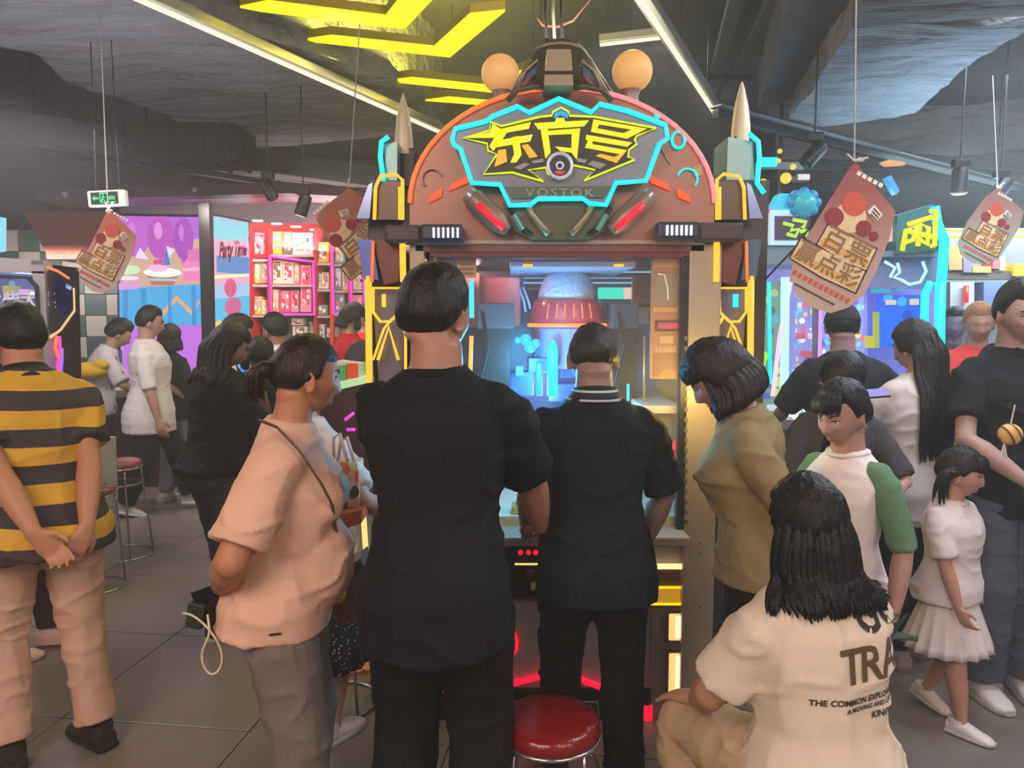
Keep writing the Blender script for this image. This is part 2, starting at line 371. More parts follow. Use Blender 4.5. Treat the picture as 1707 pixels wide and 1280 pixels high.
def person(label, pos, yaw, H=1.7, g=1.0, gd=1.0, chest=0.0, lean=0, bend=0, side=0, twist=0, head=(0, 0, 0), hh=None, fem=0, child=0, fat=0,
           skinc='c99a80', hairc='171313', hair='short', rh=None, lh=None, feet=((.05, .02, 0), (-.05, -.02, 0)), footyaw=(8, -8), hip=0.53, hipy=0.0,
           top=None, sleeve=.55, sleevem=None, hem=.475, ease=1.13, neck='crew', neckm=None, bottom=None, legw=1.15, shorts=None, skirt=None, shoe=('d8d2d2', 'b8b4b4'),
           vox=0.0052, glasses=False, group=None, cat='person', legpole=None, long=0.0, hairvol=1.0, hairspan=(172, 368), facedet=True, headoff=0.0, fold=.006, seed=0, ratio=.35, bust=0.0):
    yawr = R(yaw)
    root = thing('person', label, cat, (pos[0], pos[1], 0), yawr, group)
    hh = hh or H * .138
    if vox > .0072: fold = fold * .55
    X, Yv, Z = Vector((1, 0, 0)), Vector((0, 1, 0)), Vector((0, 0, 1))
    # spine: frame as function of height above the hip joint
    hipz = hip * H
    def spine(h):
        """h in units of H above the hip: returns centre, x axis, y axis, z axis"""
        pos_ = Vector((0, hipy * H, hipz)); n = 12
        hs = max(h, 0); an = 0; sd = 0
        for i in range(n):
            f = (i + .5) / n * hs / .32
            an = R(lean * min(1, .35 + 1.1 * f) + bend * max(0, f - .45) * 1.8); sd = R(side * f)
            pos_ = pos_ + Vector((math.sin(sd), math.sin(an) * math.cos(sd), math.cos(an) * math.cos(sd))) * (hs * H / n)
        if h <= 0: an = R(lean * .35); sd = 0; pos_ = pos_ + Vector((0, math.sin(an), math.cos(an))) * (h * H)
        f = max(0, min(1, h / .3))
        M = Matrix.Rotation(R(twist * f), 3, 'Z') @ Matrix.Rotation(-an, 3, 'X') @ Matrix.Rotation(sd, 3, 'Y')
        return pos_, M @ X, M @ Yv, M @ Z
    def sec(h, rx, ry, oy=0.0, e=2.3, ox=0.0):
        c, xa, ya, za = spine(h); return (c + ya * (oy * H) + xa * (ox * H), xa, ya, rx * H * g, ry * H * gd, e)
    fw = fem * .012
    TOR = [(-.06, .078, .066, -.004), (-.02, .096 + fw * .6, .076, -.008), (.03, .094 + fw * .4, .072, -.004), (.09, .080 - fw * .3, .062, .002), (.15, .086 - fw * .4, .066, .006 + bust * .35), (.20, .097 - fw * .6, .070, .004 + bust), (.24, .098 - fw, .064, -.002 + bust * .4), (.270, .086 - fw, .050, -.008), (.298, .060 - fw * .6, .042, -.012), (.318, .042, .036, -.012)]
    body = MB(); shr = .86 if top is not None else 1.0
    body.loft([sec(h, rx * shr, ry * shr, oy) for h, rx, ry, oy in TOR], 24)
    # neck and head
    nb, nx, ny, nz = spine(.305); ndir = (nz * .9 + Vector((0, 0, 1)) * .35 + ny * .12).normalized()
    Rh = rot(*head)
    nb = nb - ny * (.010 * H); hc = nb + ndir * (.024 * H + .30 * hh) + Rh @ Vector((headoff, .012 * H, .16 * hh)) + Vector((0, 0, .0))
    neckr = hh * (.230 - .015 * fem + .02 * (1 - fem) + .05 * fat) * (1 - .12 * child)
    body.loft([(nb - ndir * .03 * H, X, Yv, neckr * 1.35, neckr * 1.25), (nb + ndir * .012 * H, X, Yv, neckr * 1.08, neckr * 1.05), (nb + ndir * .045 * H, X, Yv, neckr, neckr), ((hc + Rh @ Vector((0, -.12 * hh, -.22 * hh))), X, Yv, neckr, neckr), (hc + Rh @ Vector((0, -.08 * hh, .0)), X, Yv, neckr * .8, neckr * .8)], 18)
    nu, nv = (84, 60) if vox < .007 else (48, 36)
    u, v, w, hf = sphere_grid(nu, nv)
    hp = head_pts(u, v, w, hh, fem, child, fat)
    RhM = np.array(Rh); hpw = hp @ RhM.T + np.array(hc)
    body.add(hpw, hf)
    k = hh / .23
    for s in (-1, 1):      # ears
        ec = Vector((s * .0735 * k, -.008 * k, -.012 * k)); Me = Rh @ rot(s * -14, -8, 0)
        c0 = hc + Rh @ ec
        body.ball(c0, (.009 * k, .016 * k, .029 * k), 12, 10, M=Me)
        rim = [c0 + Me @ Vector((s * .009 * k, (.016 * math.cos(a) - .002) * k, (.028 * math.sin(a)) * k)) for a in [R(-120 + i * 27) for i in range(12)]]
        body.tube(rim, .0052 * k, 6)
    # arms
    sh = {}
    for s, tgt in ((1, rh), (-1, lh)):
        c, xa, ya, za = spine(.258)
        S = c + xa * (s * (.100 - fem * .010) * H * (g * .6 + .4)) - ya * (.008 * H)
        tgt = tgt or dict(t=(s * .17, .02, .485))
        T = Vector(tgt['t']) * H; pole = Vector(tgt.get('pole', (s * .35, -1, -.1)))
        E, T = ik(S, T, .172 * H, .150 * H, pole); ga = (g * .5 + .5) * tgt.get('gr', 1.0)
        ar = ([.024, .025, .0235,] if top is not None and sleeve > .3 else [.030, .031, .0265]) + [ .0225, .0245, .0215, .0155, .0140]
        q = [S + (c - S) * .12, S + (E - S) * .2, S + (E - S) * .6, E, E + (T - E) * .28, E + (T - E) * .6, E + (T - E) * .92, T]
        body.tube(q, [a_ * H * ga for a_ in ar], 14); body.ball(S, (.021 if top is not None else .030) * H * ga, 12, 8); body.ball(E, .0225 * H * ga, 12, 8)
        fd = (T - E).normalized(); hd = Vector(tgt.get('d', fd)); hn = Vector(tgt.get('n', (-s, 0.2, 0)))
        hand(body, T, hd, hn, s, .108 * H * tgt.get('hs', 1), tgt.get('curl', 32), tgt.get('spread', 1), tgt.get('thumb', 25))
        sh[s] = (S, E, T, xa, ya, za, ga)
    # legs
    lg = {}
    for i, s in enumerate((1, -1)):
        c, xa, ya, za = spine(-.005); hj = c + xa * (s * .050 * H * g)
        A = Vector(feet[i][:3]) * H + Z * .042 * H; pole = legpole[i] if legpole else (s * .1, 1, 0)
        K, A = ik(hj, A, .245 * H, .243 * H, pole); gl = g * .5 + .5
        lr = [.050, .052, .044, .035, .037, .031, .021, .022]; lr = [a_ * (.9 if bottom is not None and shorts is None and skirt is None else 1) for a_ in lr]
        body.tube([hj + Z * .02 * H, hj + (K - hj) * .25, hj + (K - hj) * .65, K, K + (A - K) * .28 - ya * .006 * H, K + (A - K) * .55, K + (A - K) * .9, A], [a_ * H * gl for a_ in lr], 14)
        body.ball(K, .035 * H * gl, 12, 8)
        fdir = Matrix.Rotation(R(footyaw[i]), 3, 'Z') @ Vector((0, 1, -(feet[i][3] if len(feet[i]) > 3 else 0))).normalized(); fx = fdir.cross(Z).normalized(); fz = fx.cross(fdir)
        body.tube([A - fdir * .02 * H - fz * .02 * H, A + fdir * .05 * H - fz * .026 * H], [.022 * H, .018 * H], 10)
        lg[s] = (hj, K, A, fdir, fx, fz, gl)
    bo = mesh_obj('body', remeshed(body, vox, ratio, 2), skin(skinc), root)
    # shoes
    for s in (1, -1):
        hj, K, A, fd, fx, fz, gl = lg[s]; h0 = A - fz * .042 * H; L = .152 * H
        o = lambda y, z: h0 + fd * (y * H) + fz * (z * H)
        b = MB(); b.loft([(o(-.046, .012), fx, fz, .012 * H, .006 * H), (o(-.043, .024), fx, fz, .022 * H, .022 * H), (o(-.01, .030), fx, fz, .025 * H, .030 * H), (o(.02, .026), fx, fz, .026 * H, .026 * H), (o(.055, .018), fx, fz, .029 * H, .018 * H), (o(.088, .014), fx, fz, .026 * H, .013 * H), (o(.106, .011), fx, fz, .013 * H, .007 * H)], 16)
        b.loft([(o(-.012, .03), fx, fd, .026 * H, .030 * H), (o(-.012, .056), fx, fd, .025 * H, .029 * H)], 14)
        so = b.build('shoe', mat('shoe_' + shoe[0], shoe[0], .6, bump=.2, bscale=60), root, smooth=True, local=True, auto=50)
        b2 = MB(); b2.loft([(o(-.050, .006), fx, fz, .010 * H, .006 * H, 4), (o(-.046, .008), fx, fz, .024 * H, .008 * H, 4), (o(0, .008), fx, fz, .027 * H, .008 * H, 4), (o(.055, .008), fx, fz, .031 * H, .008 * H, 4), (o(.095, .008), fx, fz, .026 * H, .008 * H, 4), (o(.111, .010), fx, fz, .012 * H, .006 * H, 4)], 16)
        b2.build('sole', mat('sole_' + shoe[1], shoe[1], .7), so, smooth=True, local=True, auto=40)
    # garments
    def folds(amp, sx, sy, sz):
        def f(p):
            q = p / H * 1.7
            dq = q + .05 * np.stack([vnoise(q * 5, 1 + seed), vnoise(q * 5, 2 + seed), vnoise(q * 5, 3 + seed)], -1)
            n1 = vnoise(dq * np.array([sx, sy, sz]) + 17 * seed, 4); n2 = vnoise(dq * np.array([sx * 1.7, sy * 1.7, sz * .6]) + 7, 5)
            n3 = vnoise(dq * np.array([sz, sx * 1.3, sy]) + 31, 6)
            return amp * min(1, H / 1.7) ** 2 * (1.9 * (np.clip(1 - np.abs(n1) * 1.5, 0, 1) ** 3 - .25) + 1.0 * (np.clip(1 - np.abs(n3) * 1.6, 0, 1) ** 3 - .25) + .5 * n2)
        return f
    gv = max(vox * 1.7, .009)
    if bottom is not None:
        b = MB(); e = 1.06 if top is not None else 1.09
        hiT = .03 if top is not None else .085
        rows = [(-.065, .062, .066, -.010), (-.045, .092, .082, -.012)] + [r_ for r_ in TOR if -.03 < r_[0] < (.0 if top is not None else .08)] + [(hiT, .084, .064, 0)]
        b.loft([sec(h, rx * e, ry * e, oy) for h, rx, ry, oy in rows], 24)
        end = shorts if shorts else 1.0
        for s in (1, -1):
            hj, K, A, fd, fx, fz, gl = lg[s]; w_ = legw
            q = [hj + Z * .01 * H, hj + (K - hj) * .3, hj + (K - hj) * .7, K, K + (A - K) * .35, K + (A - K) * .7, A + (K - A) * .06]
            rr = [.056, .057 * (.6 + .4 * w_), .046 * (.4 + .6 * w_), .040 * w_, .038 * w_, .036 * w_, .037 * w_]
            if shorts:
                nq = max(2, int(round(shorts * 6))); q = q[:nq + 1]; rr = [r_ * 1.05 for r_ in rr[:nq + 1]]
            b.tube(q, [r_ * H * gl for r_ in rr], 18); b.ball(q[3] if len(q) > 3 else q[-2], rr[min(3, len(rr) - 2)] * H * gl, 12, 8)
        mesh_obj('shorts' if shorts else 'trousers', remeshed(b, gv, .6, 3, folds(fold * .8, 9, 9, 14)), bottom, root)
    if skirt:
        m_, z0, z1, fl, pl = skirt; b = MB(); secs = []; n = 144
        for i in range(9):
            t = i / 8; h = z0 + (z1 - z0) * t; c, xa, ya, za = spine(min(h, .1)); c = Vector((c.x, c.y, h * H + hipz)) if h < 0 else c
            rx = (.100 + fl * t) * H * g; ry = (.080 + fl * t) * H * gd; ring = []
            for k_ in range(n):
                a = 2 * math.pi * k_ / n; q_ = 1 + pl * t * (1 - 2 * abs((18 * a / (2 * math.pi)) % 1 * 2 - 1) ** .6)
                ring.append(c + xa * rx * q_ * math.cos(a) + ya * ry * q_ * math.sin(a))
            secs.append(ring)
        vs = [p for r_ in secs for p in r_]; fs = [(i * n + (k_ + 1) % n, i * n + k_, (i + 1) * n + k_, (i + 1) * n + (k_ + 1) % n) for i in range(8) for k_ in range(n)]
        inn = [(p.x * .97 + secs[min(8, j // n)][0].x * 0, p.y * .97, p.z) for j, p in enumerate(vs)]
        b.add(vs, fs); so = b.build('skirt', m_, root, smooth=True, local=True)
        sd_ = so.modifiers.new('thick', 'SOLIDIFY'); sd_.thickness = .004
    shirt = None
    if top is not None:
        b = MB(); h0 = hem - .53
        rows = []
        for h in [h0, h0 + .012, h0 + .05, h0 + .09] + [.09, .13, .17, .20, .235, .262, .285]:
            if h < h0 - 1e-6: continue
            hs = [r_[0] for r_ in TOR]
            vals = [float(np.interp(h, hs, [r_[j] for r_ in TOR])) for j in (1, 2, 3)]
            if h < .01: vals = [max(vals[0], .099 + fw * .6), max(vals[1], .084), -.011]
            lo = np.clip((.17 - h) / .2, 0, 1)
            rows.append((h, vals[0] * (ease + .01 * lo), vals[1] * (ease + .05 * lo), vals[2] + chest * math.exp(-((h - .08) / .09) ** 2) * .5))
        rows = sorted(set(rows)); rows += [(.300, .066 - fw * .6, .047, -.012), (.314, .047, .041, -.012)]
        b.loft([sec(h, rx, ry + 0, oy) for h, rx, ry, oy in rows], 28)
        if chest:
            c, xa, ya, za = spine(.06); b.ball(c + ya * (.045 * H * gd), (.085 * H * g, (.06 + chest) * H * gd, .10 * H), 20, 12, M=Matrix((xa, ya, za)).transposed())
        if bust:
            c, xa, ya, za = spine(.185)
            for s in (-1, 1): b.ball(c + ya * (.048 * H * gd) + xa * s * .042 * H, (.045 * H * g, (.038 + bust) * H, .045 * H), 16, 10, M=Matrix((xa, ya, za)).transposed())
        sb = {}
        for s in (1, -1):
            S, E, T, xa, ya, za, ga = sh[s]
            c = spine(.262)[0]
            pts = [S + (c - S) * .45 + za * .005 * H, S + (c - S) * .12 - za * .002 * H]; ra = [.032, .0355]
            tot = .172 + .150; en = sleeve * .172 if sleeve <= 1 else .172 + (sleeve - 1) * .150
            for t in np.linspace(.15, 1, 7):
                d_ = en * t; pts.append(S + (E - S) * (d_ / .172) if d_ <= .172 else E + (T - E) * ((d_ - .172) / .150))
                w_ = .0355 + .0055 * t if sleeve <= 1 else .0365 - .011 * min(1, d_ / .3)
                ra.append(w_ * (ease / 1.13))
            q = MB(); q.tube(pts, [r_ * H * ga for r_ in ra], 18); q.ball(pts[1], .0355 * H * ga * ease / 1.13, 14, 10); sb[s] = q
            if sleevem is None: b.v, b.f, b.mi = b.add(q.v, q.f).v, b.f, b.mi
        shirt = mesh_obj('shirt', remeshed(b, gv, .7, 4, folds(fold, 7, 7, 13)), top, root)
        if sleevem is not None:
            for s in (1, -1): mesh_obj('sleeve', remeshed(sb[s], gv, .7, 3, folds(fold * .7, 9, 9, 13)), sleevem, shirt)
        c = nb + ndir * (.004 * H); nr = neckr * 1.16
        fwd = ny
        cb = MB(); M_ = Matrix((nx, ny, nz)).transposed()
        if neck == 'collar':
            n_ = 26; ring0, ring1, ring2 = [], [], []
            for i in range(n_ + 1):
                a = R(112 + i * 316 / n_); dx = Vector((math.cos(a), math.sin(a), 0)); up = .5 - .5 * math.sin(a)
                ring0.append(c + M_ @ (dx * nr * 1.16 + Vector((0, 0, -.016 * H)))); ring1.append(c + M_ @ (dx * nr * 1.05 + Vector((0, 0, .012 * H + .006 * H * up)))); ring2.append(c + M_ @ (dx * nr * 1.42 + Vector((0, 0, -.013 * H))))
            vs = ring0 + ring1 + ring2; m_ = n_ + 1
            cb.add(vs, [(i, i + 1, m_ + i + 1, m_ + i) for i in range(n_)] + [(m_ + i, m_ + i + 1, 2 * m_ + i + 1, 2 * m_ + i) for i in range(n_)])
            co = cb.build('collar', neckm or top, root, smooth=True, local=True); sd_ = co.modifiers.new('thick', 'SOLIDIFY'); sd_.thickness = .005
        else:
            pts = [c + M_ @ Vector((math.cos(a) * nr * 1.12, math.sin(a) * nr * 1.12, (-.004 - (.020 if neck == 'v' else .007) * max(0, math.sin(a))) * H)) for a in [2 * math.pi * i / 28 for i in range(28)]]
            cb.tube(pts, .0060 * H, 6, True); cb.build('neckband', neckm or top, root, smooth=True, local=True)
    # hair
    def hx(p): return hc + Rh @ Vector(p)
    if hair:
        fx = np.abs(u); zz = w
        hl = .50 - .10 * fem                      # hairline height at the forehead
        if hair in ('bangs', 'bob', 'girl'): hl = .22
        front = ss(.15, .5, v)
        low = {'short': -.62, 'buzz': -.60, 'pony': -.46, 'long': -.62, 'bob': -.62, 'bangs': -.5, 'girl': -.5, 'boy': -.56, 'cap': -.48}[hair]
        line = low * (1 - ss(-.55, .1, v)) + ss(-.55, .1, v) * ((-.05 if hair not in ('long', 'bob') else -.3) * (1 - front) + hl * front)
        m_ = ss(-.10, .14, w - line) if hair not in ('short', 'buzz', 'boy') else ss(-.16, .34, w - line + .10 * ss(.3, .9, -v) * (1 - fx))
        th = {'short': .015, 'buzz': .006, 'pony': .010, 'long': .016, 'bob': .020, 'bangs': .017, 'girl': .014, 'boy': .016, 'cap': .012}[hair] * hairvol
        th = th * (1 + .5 * ss(.2, .9, w) * (hair in ('short', 'boy', 'bangs')) + .35 * ss(.3, 1, -v) * (hair in ('bob', 'short')))
        nn = vnoise(np.stack([u, v, w], -1) * np.array([9, 9, 4]) + seed, 3)
        d_ = (th + .003 * nn * hairvol) * m_ - .010 * (1 - m_)
        dirn = np.stack([u, v * .9, w], -1)
        hq = (hp + dirn * (d_ * k)[:, None]) @ RhM.T + np.array(hc)
        b = MB(); b.add(hq, hf); hm = hairmat(hairc)
        ho = b.build('hair', hm, root, smooth=True, local=True)
        if hair == 'pony':
            b = MB(); p0 = hx((0, -.115 * k, .015 * k)); dn = Vector((0, -.02, 0))
            b.ball(hx((0, -.118 * k, .012 * k)), .026 * k, 14, 10)
            for i in range(26):
                a = 2 * math.pi * i / 26; r_ = random.uniform(.2, 1)
                o_ = Vector((math.cos(a) * .026 * r_, math.sin(a) * .018 * r_, 0)) * k
                p1 = p0 + Rh @ Vector((0, -.045 * k, .01 * k)) + o_; p2 = p0 + Vector((o_.x * 1.6, -.03 * k + o_.y * 1.6, -(.19 + long) * random.uniform(.85, 1.05)))
                b.tube(bez(p0 + o_ * .4, p1, p2, 7), [.010 * k * x for x in (.8, 1.1, 1.2, 1.2, 1.1, .9, .6, .15)], 6)
            b.build('ponytail', hm, root, smooth=True, local=True)
        if hair == 'girl':
            for s in (-1, 1):
                b = MB(); p0 = hx((s * .082 * k, -.03 * k, .02 * k)); b.ball(p0, .020 * k, 12, 8)
                for i in range(14):
                    o_ = Vector((random.uniform(-.014, .014), random.uniform(-.014, .014), 0))
                    p2 = p0 + Vector((s * .02, -.03, -.13 * random.uniform(.8, 1.1))) + o_ * 1.6
                    b.tube(bez(p0, p0 + Vector((s * .05, -.02, .005)) + o_, p2, 6), [.009 * x for x in (.8, 1.2, 1.3, 1.2, 1, .7, .15)], 6)
                b.build('pigtail', hm, root, smooth=True, local=True)
                t_ = MB(); t_.tube([p0 + Vector((.02 * math.cos(a), .012 * math.sin(a), -.004)) for a in [i * .7 for i in range(9)]], .006, 6, True); t_.build('hair_tie', mat('hair_tie_dark', '30202c'), root, smooth=True, local=True)
        if hair in ('long', 'bob') :
            L = long; b = MB(); sbv = None
            if shirt is not None: sbv = BVHTree.FromPolygons([q_.co[:] for q_ in shirt.data.vertices], [q_.vertices[:] for q_ in shirt.data.polygons])
            n_ = 130 if vox < .007 else 50
            for i in range(n_):
                a = R(random.uniform(*hairspan) if hair == 'long' else random.uniform(150, 390)); rr_ = random.uniform(.82, 1.05)
                dx, dy = math.cos(a), math.sin(a)
                top_ = hx((dx * .070 * k * rr_, dy * .095 * k * rr_ - .002, random.uniform(.0, .05) * k))
                c, xa, ya, za = spine(.30)
                mid = hx((dx * .098 * k * rr_, dy * .118 * k * rr_, -.07 * k))
                l_ = L * random.uniform(.86, 1.0) * (1 if dy < -.3 else .9)
                endp = Vector((mid.x * .5 + (hc.x + dx * (.095 * k + .05 * min(L, .35))) * .5, mid.y + (.0 if hair == 'bob' else -.025) * 1.0 + .10 * min(L, .3) * (dy < -.2) * -0.2, mid.z - l_))
                pts = bez(top_, mid + Vector((0, 0, .02)), mid, 4)[:-1] + bez(mid, mid + Vector((dx * .01, dy * .01 - .005, -l_ * .5)), endp, 6)
                if sbv is not None:
                    for i_, p_ in enumerate(pts):
                        if i_ < 3: continue
                        ax = spine(max(0, min(.3, (p_.z - hipz) / H)))[0]; o_ = Vector((p_.x - ax.x, p_.y - ax.y, 0))
                        if hair == 'long' and dy < .2: o_ = Vector((o_.x * .35, -abs(o_.y) - .02, 0))
                        if o_.length < 1e-4: continue
                        o_.normalize(); h_ = sbv.ray_cast(p_ + o_ * .6, -o_, .75)
                        if h_[0] is not None and (h_[0] - p_).dot(o_) > -.006: pts[i_] = h_[0] + o_ * random.uniform(.006, .022)
                w0 = .017 * k * random.uniform(.7, 1.2)
                b.tube(pts, [w0 * x for x in np.interp(np.linspace(0, 1, len(pts)), [0, .2, .75, 1], [.6, 1, .9, .12])], 6)
            b.build('long_hair' if hair == 'long' else 'side_hair', hm, root, smooth=True, local=True)
        if hair in ('bangs', 'girl', 'boy', 'bob') and vox < .008:
            b = MB()
            for i in range(24):
                t = -1 + 2 * i / 23 + random.uniform(-.04, .04); x0 = t * .058 * k
                y0 = math.sqrt(max(0, 1 - (t * .72) ** 2)) * .098 * k
                b.tube(bez(hx((x0 * .7, y0 * .70, .098 * k)), hx((x0, y0 + .012 * k, .075 * k)), hx((x0 * 1.08 + .008 * k, y0 + .006 * k, random.uniform(.026, .038) * k)), 5), [.010 * k * x for x in (.5, 1, 1, .9, .6, .15)], 6)
            b.build('fringe', hm, root, smooth=True, local=True)
        if hair == 'cap':
            cm = mat('cap_black', '17181c', .8, bump=.1, bscale=80); b = MB()
            keep = w > .12
            d2 = np.where(keep, .016, -.02); cq = (hp * 1.0 + dirn * (d2 * k)[:, None]) @ RhM.T + np.array(hc); b.add(cq, hf)
            co = b.build('cap', cm, root, smooth=True, local=True)
            b = MB(); ring = [hx((.078 * k * math.cos(a), .100 * k * math.sin(a), .022 * k)) for a in [R(25 + i * 13) for i in range(11)]]
            out = [hx((.074 * k * math.cos(a), (.100 * math.sin(a) + .07 * math.sin(a) ** .5) * k, (.016 - .0 * i) * k)) for i, a in enumerate([R(25 + i * 13) for i in range(11)])]
            b.add(ring + out, [(i, i + 1, 12 + i, 11 + i) for i in range(10)]); bo_ = b.build('cap_visor', cm, co, smooth=True, local=True); bo_.modifiers.new('t', 'SOLIDIFY').thickness = .004
    # face details
    if facedet:
        eyem = mat('eye_white', 'd8d0cc', .3); irm = mat('iris_dark', '1a100c', .2); lipm = mat('lips_' + skinc, [a * b_ for a, b_ in zip([int(skinc[i:i + 2], 16) / 255 for i in (0, 2, 4)], (.86, .66, .68))], .45)
        def fy(x, z):   # face depth at x,z
            i = np.argmin((hp[:, 0] - x) ** 2 + (hp[:, 2] - z) ** 2 + (hp[:, 1] < 0) * 1.0); return hp[i, 1]
        for s in (-1, 1):
            x, z = s * .032 * k, .001 * k; b = MB(); y = fy(x, z)
            b.ball(hx((x, y - .0016 * k, z)), (.0140 * k, .0045 * k, .0046 * k), 12, 8, M=Rh @ rot(0, 0, s * 5)); eo = b.build('eye', eyem, root, smooth=True, local=True)
            b = MB(); b.ball(hx((x, y + .0016 * k, z)), (.0052 * k, .0018 * k, .0046 * k), 10, 6, M=Rh); b.build('iris', irm, eo, smooth=True, local=True)
            b = MB(); pts = [hx((x + t * .0155 * k, fy(x + t * .014 * k, z + .006 * k) + .0022 * k, z + (.0052 - .0030 * t * t) * k)) for t in (-1, -.5, 0, .5, 1)]
            b.tube(pts, [.0008 * k, .0017 * k, .002 * k, .0018 * k, .0008 * k], 5); b.build('eyelid', mat('eyelash', '1c1210', .6), root, smooth=True, local=True)
            b = MB(); pts = [hx((s * (.016 + .034 * t) * k, fy(s * (.016 + .034 * t) * k, .022 * k) + .0012 * k, (.019 + .008 * math.sin(t * 2.4)) * k)) for t in (0, .25, .5, .75, 1)]
            b.tube(pts, [.0022 * k, .003 * k, .003 * k, .0026 * k, .001 * k], 5); b.build('eyebrow', hairmat(hairc), root, smooth=True, local=True)
        b = MB()
        for z, r_ in ((-.0655, .0034), (-.0752, .0042)):
            pts = [hx((t * .022 * k, fy(t * .02 * k, z * k) + (-.001 + .0004 * (1 - t * t)) * k, (z + .003 * abs(t) * (1 if z < -.07 else -1)) * k)) for t in (-1, -.6, -.2, .2, .6, 1)]
            b.tube(pts, [.0008 * k, r_ * .8 * k, r_ * k, r_ * k, r_ * .8 * k, .0008 * k], 6)
        b.build('lips', lipm, root, smooth=True, local=True)
    if glasses:
        b = MB()
        for s in (-1, 1):
            c_ = Vector((s * .033 * k, .099 * k, .002 * k)); b.tube([hx(c_ + Vector((.021 * k * math.cos(a), 0, .017 * k * math.sin(a)))) for a in [2 * math.pi * i / 16 for i in range(16)]], .0015, 5, True)
            b.tube([hx((s * .054 * k, .099 * k, .006 * k)), hx((s * .080 * k, .06 * k, .006 * k)), hx((s * .082 * k, -.005 * k, .0))], .0015, 5)
        b.tube([hx((-.012 * k, .101 * k, .004 * k)), hx((.012 * k, .101 * k, .004 * k))], .0015, 5)
        b.build('glasses', mat('glasses_dark', '15151a', .3), root, smooth=True, local=True)
    info = dict(root=root, M=Matrix.Translation((pos[0], pos[1], 0)) @ Matrix.Rotation(yawr, 4, 'Z'), spine=spine, sh=sh, lg=lg, hx=hx, H=H, shirt=shirt, hc=hc, k=k)
    return info
def on_cloth(info, garment, b, M, direction, name, m, off=.003):
    """lay flat lettering b (after transform M, root space) onto a garment along a direction"""
    me = garment.data; bv = BVHTree.FromPolygons([v.co[:] for v in me.vertices], [p.vertices[:] for p in me.polygons])
    d = Vector(direction).normalized(); out = []
    for p in b.v:
        q = M @ Vector(p); h = bv.ray_cast(q - d * .5, d)
        out.append(tuple((h[0] - d * off) if h[0] is not None else q))
    b.v = out; return b.build(name, m, garment, local=True)
# ---------------------------------------------------------------- the room
M_floor = mat('floor_tile', '7c716b', .28, bump=.04, bscale=14, var=.10, vscale=3, spec=.5)
M_joint = mat('tile_joint', '3c3937', .8)
M_ceil = mat('ceiling_dark', '333334', .9, bump=.8, bscale=5, var=.3, vscale=2)
M_wall = mat('wall_dark', '232327', .85, bump=.1, bscale=12)
M_rough = mat('sprayed_concrete', '6a6a6e', .92, bump=1.0, bscale=3.0, bdist=.12, stretch=(.7, 2.4, 2.4), var=.5, vscale=2.4)
M_beam = mat('beam_grey', '3e3e42', .85, bump=.25, bscale=8, var=.1)
M_alu = mat('aluminium', 'b9b6b2', .35, .7)
M_black = mat('black_metal', '17171a', .45, .3)
M_white = mat('white_panel', 'd2ccc8', .45)
def struct(b, name, m, parent=None, **k):
    o = b.build(name, m, parent, **k); o['kind'] = 'structure' if parent is None else o.get('kind', 'structure')
    if parent is not None: del o['kind']
    return o
fl = struct(MB().box((0, 4, -.03), (16, 17, .04)), 'floor', M_joint)
tb = MB(); tb.bbox((0, 0, -.006), (.795, .795, .016), .003); t0 = None
Rf = Matrix.Rotation(R(-7), 3, 'Z'); org = PZ(104, 1197, 0); n_t = 0
for i in range(-8, 13):
    for j in range(-4, 11):
        c = org + Rf @ Vector((.4 + .8 * i, .4 + .8 * j, 0))
        if abs(c.x) > 7.3 or c.y > 8.6 or c.y < -1 or abs(c.x) > 1.6 + .75 * max(c.y, 0): continue
        if t0 is None: t0 = tb.build('tile', M_floor, fl, local=True); t = t0
        else: t = t0.copy(); C.objects.link(t)
        t.parent = fl; t.location = (c.x, c.y, random.uniform(-.0008, .0008)); t.rotation_euler = (0, 0, R(-7)); n_t += 1
struct(MB().box((0, 4, 4.05), (16, 17, .1)), 'ceiling', M_ceil)
struct(MB().box((0, 11.6, 2), (16, .12, 4)), 'wall_back', M_wall)
struct(MB().box((-8, 7.5, 2), (.12, 8.2, 4)), 'wall_left', M_wall)
struct(MB().box((8, 7.5, 2), (.12, 8.2, 4)), 'wall_right', M_wall)
